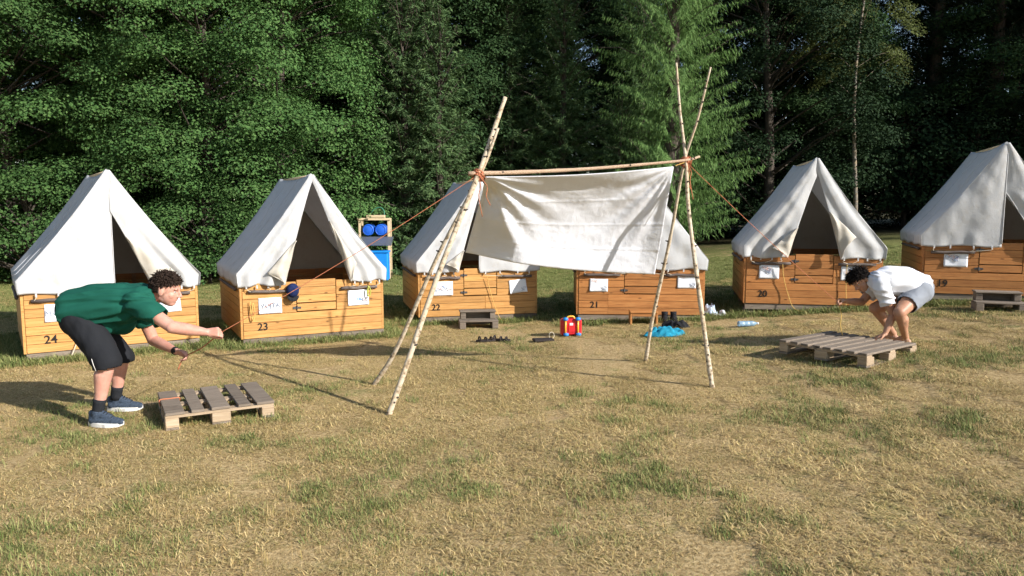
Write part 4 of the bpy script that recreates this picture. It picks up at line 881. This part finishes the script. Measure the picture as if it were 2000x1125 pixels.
def hair(name, H, fsu, sc, mat, parent, org, hairline, length, curl, seed, n=520):
    r = np.random.default_rng(seed); f, s, u = fsu; parts = []; ctr = np.array(H(-.012, 0, .028)); k = 0
    cap_v, cap_f = ell_np(ctr, [.104 * sc, .084 * sc, .096 * sc], (f, s, u), 36, 26); dd = (cap_v - ctr) @ np.stack([f, s, u]).T / sc / np.array([.104, .084, .096])
    keep = hairline(dd); cf = [t for t in cap_f if len(t) == 4 and all(keep[i] for i in t)]; parts.append((cap_v, cf))
    while k < n:
        d = r.normal(size=3); d /= np.linalg.norm(d)
        if not hairline(d[None])[0]: continue
        k += 1; nr = f * d[0] + s * d[1] + u * d[2]; p = ctr + sc * (f * d[0] * .098 + s * d[1] * .079 + u * d[2] * .091)
        flow = f * (.45 if d[2] > .3 else -.45) + s * .5 * d[1] - u * (.2 if d[2] > .3 else .75) + r.normal(0, .38, 3); L = length * r.uniform(.6, 1.25) * (1.15 if d[2] > .45 else .8 if d[2] > .2 else .5); t1 = nr * .28 + flow * .85
        cu = r.normal(0, curl, 3); P = [p]; v = t1 / np.linalg.norm(t1)
        for q in range(4): P.append(P[-1] + v * L / 4); v = v + flow * .22 - nr * .24 + cu; v /= np.linalg.norm(v)
        parts.append(tube_np(P, np.array([.0042, .0048, .0044, .0034, .0016]) * sc, 5))
    v, ff = join(parts); return link(name, pymesh(name, v - org, fix(ff), True), mat, parent)
def face_bits(H, fsu, sc, parent, org, browm):
    for k in (-1, 1):
        v, f_ = ell_np(np.array(H(.0735, k * .031, .003)) - org, [.0085 * sc] * 3, fsu, 12, 8); link('eye', pymesh('eye', v, f_, True), M['eyewhite'], parent)
        v, f_ = ell_np(np.array(H(.0800, k * .032, .003)) - org, [.0035 * sc, .005 * sc, .005 * sc], fsu, 10, 7); link('iris', pymesh('iris', v, f_, True), M['ink'], parent)
        tube('eyebrow', [np.array(H(.089, k * .013, .026)) - org, np.array(H(.089, k * .030, .030)) - org, np.array(H(.078, k * .050, .024)) - org], [.003, .0038, .002], browm, parent, 6)
M['skin'] = skin_mat('fair sun flushed skin', (.50, .235, .17), (.57, .305, .23)); M['skin2'] = skin_mat('tanned skin', (.40, .20, .12), (.48, .26, .165))
M['eyewhite'] = plain('eye white', (.5, .46, .42), .25, .5, .02); M['hair1'] = plain('dark brown hair', (.030, .019, .014), .75, .12, .5, 60); M['hair2'] = plain('black brown hair', (.014, .0105, .009), .75, .12, .5, 60)
M['green'] = cloth_mat('dark green cotton', (.010, .082, .056)); M['dkshorts'] = cloth_mat('black shorts cloth', (.017, .018, .021)); M['white_tee'] = cloth_mat('white cotton', (.68, .68, .71), .03); M['grey_shorts'] = cloth_mat('light grey shorts cloth', (.24, .255, .285))
M['shoe'] = plain('blue grey mesh shoe', (.042, .058, .085), .75, .25, .4, 70, .4); M['shoesole'] = plain('off white sole', (.66, .63, .58), .6, .3, .06); M['sock'] = plain('black sock', (.02, .021, .024), .9, .1, .2, 80)
A3 = lambda *a: np.array(at(*a))
# ---- man in green, bending forward and pulling the rope
yn, yf = gy(205, 832), gy(245, 803); ym = (yn + yf) / 2
gN, gF = foot(192, 826), foot(228, 800); base = np.array([gN.x * .5 + gF.x * .5, ym, 0]); base[2] = G(base[0], base[1])
hN, hF = A3(160, 622, ym - .10), A3(164, 622, ym + .11); kN, kF = A3(209, 706, yn + .02), A3(237, 699, yf - .02); aN, aF = A3(192, 799, yn), A3(227, 772, yf)
aN[2] = max(aN[2], G(aN[0], aN[1]) + .10); aF[2] = max(aF[2], G(aF[0], aF[1]) + .10)
sN, sF = A3(266, 590, ym - .19), A3(270, 592, ym + .19); eN, eF = A3(336, 639, ym - .27), A3(299, 664, ym + .26); wN, wF = A3(403, 649, ym - .20), A3(344, 686, ym + .06)
tors = [(150, 602, .145, .055), (200, 597, .168, .062), (243, 592, .155, .075), (275, 585, .118, .098)]
def chain(tor, ycen, grow=0., sgn=(-1, 1)):
    out = []
    for sg in sgn:
        q = [(A3(px, py, ycen + sg * o), r + grow) for px, py, r, o in tor]
        out += [cap_np(q[i][0], q[i][1], q[i + 1][0], q[i + 1][1], 22) for i in range(len(q) - 1)]
    return out
hd, Hh, fsu = head_parts(A3(324, 566, ym - .03), (.97, .10, -.24), (.25, -.02, .97), 1.12)
hnN, gripN = hand_parts(wN + np.array([.01, 0, 0]), (1, .02, .03), (.05, .85, -.5), -1, ((.95, 1.25, .7), (1.15, 1.35, .8), (1.25, 1.35, .8), (1.3, 1.35, .8)), (.75, .25, .65))
hnF, gripF = hand_parts(wF + np.array([.008, 0, -.002]), (.93, -.08, -.30), (.25, -.55, -.55), -1, ((.75, .9, .5), (1.0, 1.1, .6), (1.15, 1.2, .7), (1.25, 1.25, .7)), (.95, .35, .35))
body = chain(tors, ym, -.02) + [cap_np(hN, .125, kN, .075), cap_np(hF, .125, kF, .075), cap_np(hN, .13, hF, .13), cap_np(kN, .068, aN, .039), cap_np(kF, .068, aF, .039),
  cap_np(kN * .72 + aN * .28 + [-.014, 0, 0], .068, kN * .4 + aN * .6 + [-.006, 0, 0], .050), cap_np(kF * .72 + aF * .28 + [-.014, 0, 0], .068, kF * .4 + aF * .6 + [-.006, 0, 0], .050),
  cap_np(aN, .034, aN + [.01, 0, -.05], .028), cap_np(aF, .034, aF + [.01, 0, -.05], .028),
  cap_np(sN, .066, eN, .048), cap_np(eN, .052, eN * .55 + wN * .45, .050), cap_np(eN * .55 + wN * .45, .050, wN, .031), cap_np(sF, .066, eF, .048), cap_np(eF, .049, eF * .55 + wF * .45, .045), cap_np(eF * .55 + wF * .45, .045, wF, .029),
  cap_np(A3(286, 578, ym), .078, A3(312, 577, ym - .02), .062)] + hd + hnN + hnF
me = blob('person', body, .0062, 3, .45); v = np.empty(len(me.vertices) * 3); me.vertices.foreach_get('co', v); me.vertices.foreach_set('co', (v.reshape(-1, 3) - base).ravel()); me.update()
man = link('person', me, M['skin'], None, tuple(base)); tag(man, 'person in dark green t-shirt and black shorts bending forward to pull a rope', 'person')
bx = (A3(280, 588, ym) - A3(150, 602, ym)); bx /= np.linalg.norm(bx); fr = np.array([bx, [0, 1, 0], np.cross(bx, [0, 1, 0])])
dN = (eN - sN) / np.linalg.norm(eN - sN); dF = (eF - sF) / np.linalg.norm(eF - sF); hemN, hemF = sN + dN * .255, sF + dF * .21
shirt = chain([(138, 606, .150, .065)] + tors[:0] + [(150, 603, .160, .068)] + tors[1:], ym, .010) + [cap_np(sN, .092, hemN + dN * .05, .078), cap_np(sF, .092, hemF + dF * .05, .078), cap_np(A3(275, 584, ym), .12, A3(298, 575, ym), .085), cap_np(A3(212, 622, ym - .05), .12, A3(238, 626, ym + .05), .105)]
wb = A3(140, 606, ym); nk = A3(303, 575, ym - .01); nkd = np.array([.97, 0, .10])
garment('t_shirt', shirt, [(wb, -bx, wb, .5), (hemN, dN, hemN, .16), (hemF, dF, hemF, .16), (nk, nkd, nk, .12)], M['green'], man, base, .0075, .016, fr, 3, 6, (3.2, 10, 14))
dTN = (kN - hN) / np.linalg.norm(kN - hN); dTF = (kF - hF) / np.linalg.norm(kF - hF); kcN, kcF = kN + [0, 0, -.055], kF + [0, 0, -.045]
pel = A3(150, 610, ym)
shorts = [cap_np(hN, .150, kN, .108), cap_np(hF, .150, kF, .104), cap_np(kN, .106, kcN + [-.008, 0, -.06], .097), cap_np(kF, .100, kcF + [-.005, 0, -.06], .092), cap_np(hN + [-.012, 0, .0], .155, hF + [-.012, 0, .0], .155), cap_np(A3(152, 603, ym - .06), .160, A3(152, 603, ym + .06), .160), cap_np(A3(178, 614, ym - .04), .15, A3(178, 614, ym + .04), .15)]
dn_ = np.array([.12, 0, -1.]); wt = A3(186, 590, ym); top_d = bx * .75 + np.array([0, 0, .62])
garment('shorts', shorts, [(kcN, dn_, kcN, .22), (kcF, dn_, kcF, .22)], M['dkshorts'], man, base, .0095, .007, np.eye(3), 5, 6, (9, 9, 5))
wbp = [A3(px, py, ym) for px, py in ((128, 596), (133, 587))]
pst = kN + np.array([-.045, -.117, -.005]) - base
tube('side_stripe', [pst + [-.012, 0, .05], pst, pst + [.014, .006, -.05]], .0028, M['shoesole'], man, 5)
def shoe(an, label, rz):
    g = np.array([an[0] - .085, an[1], G(an[0], an[1])]); sh_ = empty('shoe', tuple(g - base), rz); sh_.parent = man
    L = .305; s_ = np.linspace(0, 1, 30); ol = []
    for t in np.linspace(0, 2 * np.pi, 40, endpoint=False):
        cx = .5 - .5 * math.cos(t); wdt = (.036 + .013 * math.sin(math.pi * min(1, cx * 1.05)) + .006 * (cx > .55)) * (1 if .06 < cx < .9 else .9); ol.append((L * cx - .004, wdt * math.sin(t) ** (1) * (1.12 if .12 < cx < .9 else 1.)))
    z0 = [.004 + .020 * max(0, (x / L - .82) / .18) ** 2 for x, y in ol]; hh = [.034 if x < .12 else .027 for x, y in ol]
    Vv = [(x, y, a) for (x, y), a in zip(ol, z0)] + [(x * 1.0, y * 1.0, a + h_) for (x, y), a, h_ in zip(ol, z0, hh)]
    link('sole', pymesh('sole', Vv, [tuple(range(39, -1, -1)), tuple(range(40, 80))] + [(i, (i + 1) % 40, 40 + (i + 1) % 40, 40 + i) for i in range(40)]), M['shoesole'], sh_)
    up = [cap_np((.05, 0, .055), .044, (.15, 0, .052), .042), cap_np((.15, 0, .050), .041, (.25, 0, .042), .034), cap_np((.25, 0, .042), .034, (.272, 0, .040), .029), cap_np((.075, 0, .06), .043, (.080, 0, .112), .047), cap_np((.095, 0, .105), .040, (.185, 0, .070), .032), cap_np((.035, 0, .06), .030, (.03, 0, .115), .022)]
    me_ = blob('upper', up, .006, 3); v_ = np.empty(len(me_.vertices) * 3); me_.vertices.foreach_get('co', v_); v_ = v_.reshape(-1, 3); v_[:, 2] = np.maximum(v_[:, 2], .024); me_.vertices.foreach_set('co', v_.ravel()); link('upper', me_, M['shoe'], sh_)
    for k in range(5):
        x = .125 + .02 * k; z = .142 - .0125 * k; tube('lace', [(x, -.026, z - .016), (x + .006, 0, z), (x, .026, z - .016)], .0036, M['sock'], sh_, 5)
    return sh_
shoe(aN, '', R(-4)); shoe(aF, '', R(6))
for an, kk in ((aN, kN), (aF, kF)):
    d = (kk - an) / np.linalg.norm(kk - an); P = [an + [-.004, 0, -.035] - base, an - base, an + d * .05 - base, an + d * .085 - base]; tube('sock', P, [.047, .0465, .0465, .051], M['sock'], man, 20)
wd = (wF - eF) / np.linalg.norm(wF - eF); wc = wF - wd * .012 - base
tube('watch_strap', [wc - wd * .014, wc - wd * .006, wc + wd * .006, wc + wd * .014], [.0335, .0355, .0355, .0335], M['ink'], man, 20); link('watch_face', boxmesh(.03, .014, .034, .004), M['ink'], man, tuple(wc + np.array([0, -.036, .008])))
hl1 = lambda d: ((d[:, 2] > .62 * d[:, 0] + .10) & (d[:, 0] > -.15) & (np.abs(d[:, 1]) < .99) & (d[:, 2] > .22 + .25 * (np.abs(d[:, 1]) < .7) * (d[:, 0] > .2))) | ((d[:, 0] <= -.15) & (d[:, 2] > -.42)) | ((d[:, 0] < .25) & (d[:, 2] > .2) & (np.abs(d[:, 1]) > .75) & (d[:, 0] > -.2))
hair('hair', Hh, fsu, 1.12, M['hair1'], man, base, hl1, .040, .09, 2, 2800); face_bits(Hh, fsu, 1.12, man, base, M['hair1'])
jl = np.array(JL) + [-.03, -.04, -.02]
rope('guy_rope', [jl, jl * .5 + gripN * .5, gripN], .0029, M['rope'], 'orange rope running from the left birch poles to the hands of the man in green', 'rope', 'ropes staying the sheet frame', 60, .03)
gdir = gripF - gripN; rope('rope_end', [gripN, gripN + gdir * .5 + [0, 0, -.02], gripF, gripF + [-.05, -.02, -.10]], .005, M['rope'], 'loose end of the orange rope between the hands of the man in green', 'rope', None, 24)

# ---- man in white, crouching behind the wide pallet
ptz = G(3.6, 7.86) + .146
def onpal(px, py):
    lo, hi = 6., 11.
    for _ in range(40):
        m_ = (lo + hi) / 2
        if at(px, py, m_).z > ptz: lo = m_
        else: hi = m_
    return np.array(at(px, py, lo))
yc = 8.22
aN, aF = A3(1768, 664, 8.16), A3(1744, 660, 8.42); aN[2] = G(aN[0], aN[1]) + .085; aF[2] = G(aF[0], aF[1]) + .085
kN, kF = A3(1757, 610, 7.93), A3(1709, 602, 8.32); hN, hF = A3(1795, 569, yc - .09), A3(1789, 569, yc + .11)
sN, sF = A3(1719, 556, yc - .17), A3(1712, 556, yc + .18); eN, eF = A3(1744, 614, yc - .16), A3(1683, 590, yc + .16); hp_ = onpal(1716, 661); wN = hp_ + np.array([.055, -.02, .050]); wF = A3(1651, 588, yc + .02)
base = np.array([(aN[0] + aF[0]) / 2, (aN[1] + aF[1]) / 2, 0]); base[2] = G(base[0], base[1])
tors = [(1790, 560, .138, .050), (1762, 549, .140, .065), (1735, 547, .135, .080), (1716, 549, .100, .100)]
hd, Hh, fsu = head_parts(A3(1681, 548, yc - .02), (-.66, -.30, -.66), (-.70, .04, .70), 1.03)
hnN, _ = hand_parts(wN, (-.93, .1, -.42), (-.2, 0, -1), 1, (.30, .18, .1), (.6, .7, .1), 1, .6)
hnF, gripR = hand_parts(wF, (-1, -.05, .05), (-.1, -.5, -.75), 1, ((1.0, 1.3, .7), (1.15, 1.35, .8), (1.25, 1.35, .8), (1.3, 1.35, .8)), (.75, .2, .65))
td = np.array([-.72, .60, 0]); sdv = np.array([.6, .72, 0]); feet = []
for an in (aN, aF):
    z0 = G(an[0], an[1]); hl = np.array([an[0], an[1], z0]) - td * .03
    feet += [cap_np(hl + [0, 0, .035], .034, hl + td * .10 + [0, 0, .038], .036), cap_np(an, .038, hl + td * .12 + [0, 0, .036], .032), cap_np(hl + td * .10 - sdv * .016 + [0, 0, .026], .026, hl + td * .175 - sdv * .024 + [0, 0, .020], .020), cap_np(hl + td * .10 + sdv * .016 + [0, 0, .024], .024, hl + td * .165 + sdv * .026 + [0, 0, .018], .018)]
    feet += [cap_np(hl + td * (.17 - .004 * k * k) + sdv * (-.030 + .0155 * k) + [0, 0, .014], .0115 - .001 * k, hl + td * (.212 - .006 * k * k) + sdv * (-.031 + .0165 * k) + [0, 0, .011], .0105 - .001 * k, 8) for k in range(5)]
body = chain(tors, yc, -.018) + [cap_np(hN, .112, kN, .066), cap_np(hF, .112, kF, .066), cap_np(hN, .12, hF, .12), cap_np(kN, .060, aN, .036), cap_np(kF, .060, aF, .036),
  cap_np(kN * .72 + aN * .28 + [.022, .01, 0], .060, kN * .4 + aN * .6 + [.012, .01, 0], .045), cap_np(kF * .72 + aF * .28 + [.02, .01, 0], .060, kF * .4 + aF * .6 + [.01, .01, 0], .045),
  cap_np(sN, .058, eN, .042), cap_np(eN, .043, eN * .55 + wN * .45, .041), cap_np(eN * .55 + wN * .45, .041, wN, .027), cap_np(sF, .058, eF, .042), cap_np(eF, .043, eF * .55 + wF * .45, .041), cap_np(eF * .55 + wF * .45, .041, wF, .027),
  cap_np(A3(1712, 548, yc), .072, A3(1692, 550, yc - .01), .058)] + hd + hnN + hnF + feet
me = blob('person', body, .0062, 3, .45); v = np.empty(len(me.vertices) * 3); me.vertices.foreach_get('co', v); me.vertices.foreach_set('co', (v.reshape(-1, 3) - base).ravel()); me.update()
man2 = link('person', me, M['skin2'], None, tuple(base)); tag(man2, 'person in white t-shirt and grey shorts crouching with one hand on the wide pallet', 'person')
bx = A3(1716, 549, yc) - A3(1790, 560, yc); bx /= np.linalg.norm(bx); fr = np.array([bx, [0, 1, 0], np.cross(bx, [0, 1, 0])])
dN = (eN - sN) / np.linalg.norm(eN - sN); dF = (eF - sF) / np.linalg.norm(eF - sF); hemN, hemF = sN + dN * .235, sF + dF * .17
shirt = chain([(1797, 562, .142, .055)] + tors[:1] + tors[1:], yc, .010) + [cap_np(sN, .085, hemN + dN * .05, .076), cap_np(sF, .085, hemF + dF * .05, .076), cap_np(A3(1718, 549, yc), .10, A3(1706, 549, yc), .078)]
wb = A3(1803, 562, yc); nk = A3(1703, 550, yc)
garment('t_shirt', shirt, [(wb, -bx, wb, .5), (hemN, dN, hemN, .15), (hemF, dF, hemF, .15), (nk, np.array([-.97, 0, .05]), nk, .11)], M['white_tee'], man2, base, .0075, .016, fr, 11, 6, (3.2, 10, 14))
dTN = (kN - hN) / np.linalg.norm(kN - hN); dTF = (kF - hF) / np.linalg.norm(kF - hF); kcN, kcF = hN + dTN * .27, hF + dTF * .27
shorts = [cap_np(hN, .140, kcN + dTN * .05, .100), cap_np(hF, .140, kcF + dTF * .05, .100), cap_np(hN, .145, hF, .145), cap_np(A3(1797, 562, yc - .05), .135, A3(1797, 562, yc + .05), .135)]
wt = A3(1778, 556, yc)
garment('shorts', shorts, [(kcN, dTN, kcN, .2, hN, kN, .135), (kcF, dTF, kcF, .2, hF, kF, .135)], M['grey_shorts'], man2, base, .0095, .006, np.eye(3), 15, 6, (8, 8, 8))
hl2 = lambda d: ((d[:, 0] > -.15) & (d[:, 2] > .30 + .20 * d[:, 0]) & ((d[:, 0] < .72))) | ((d[:, 0] <= -.15) & (d[:, 2] > -.40)) | ((d[:, 0] < .3) & (d[:, 2] > .02) & (np.abs(d[:, 1]) > .75) & (d[:, 0] > -.2))
hair('hair', Hh, fsu, 1.03, M['hair2'], man2, base, hl2, .056, .16, 5, 2800); face_bits(Hh, fsu, 1.03, man2, base, M['hair2'])
jr = np.array(JR) + [.03, -.04, -.03]
rope('guy_rope', [jr, jr * .5 + gripR * .5, gripR], .0029, M['rope'], 'orange rope running from the right birch poles to the hand of the man in white', 'rope', 'ropes staying the sheet frame', 60, .02)
rope('rope_end', [gripR, gripR + [.03, -.02, -.12], gripR + [.02, -.03, -.24], gripR + [.05, -.03, -.36]], .005, M['rope_y'], 'loose rope end hanging from the fist of the man in white', 'rope', None, 16)
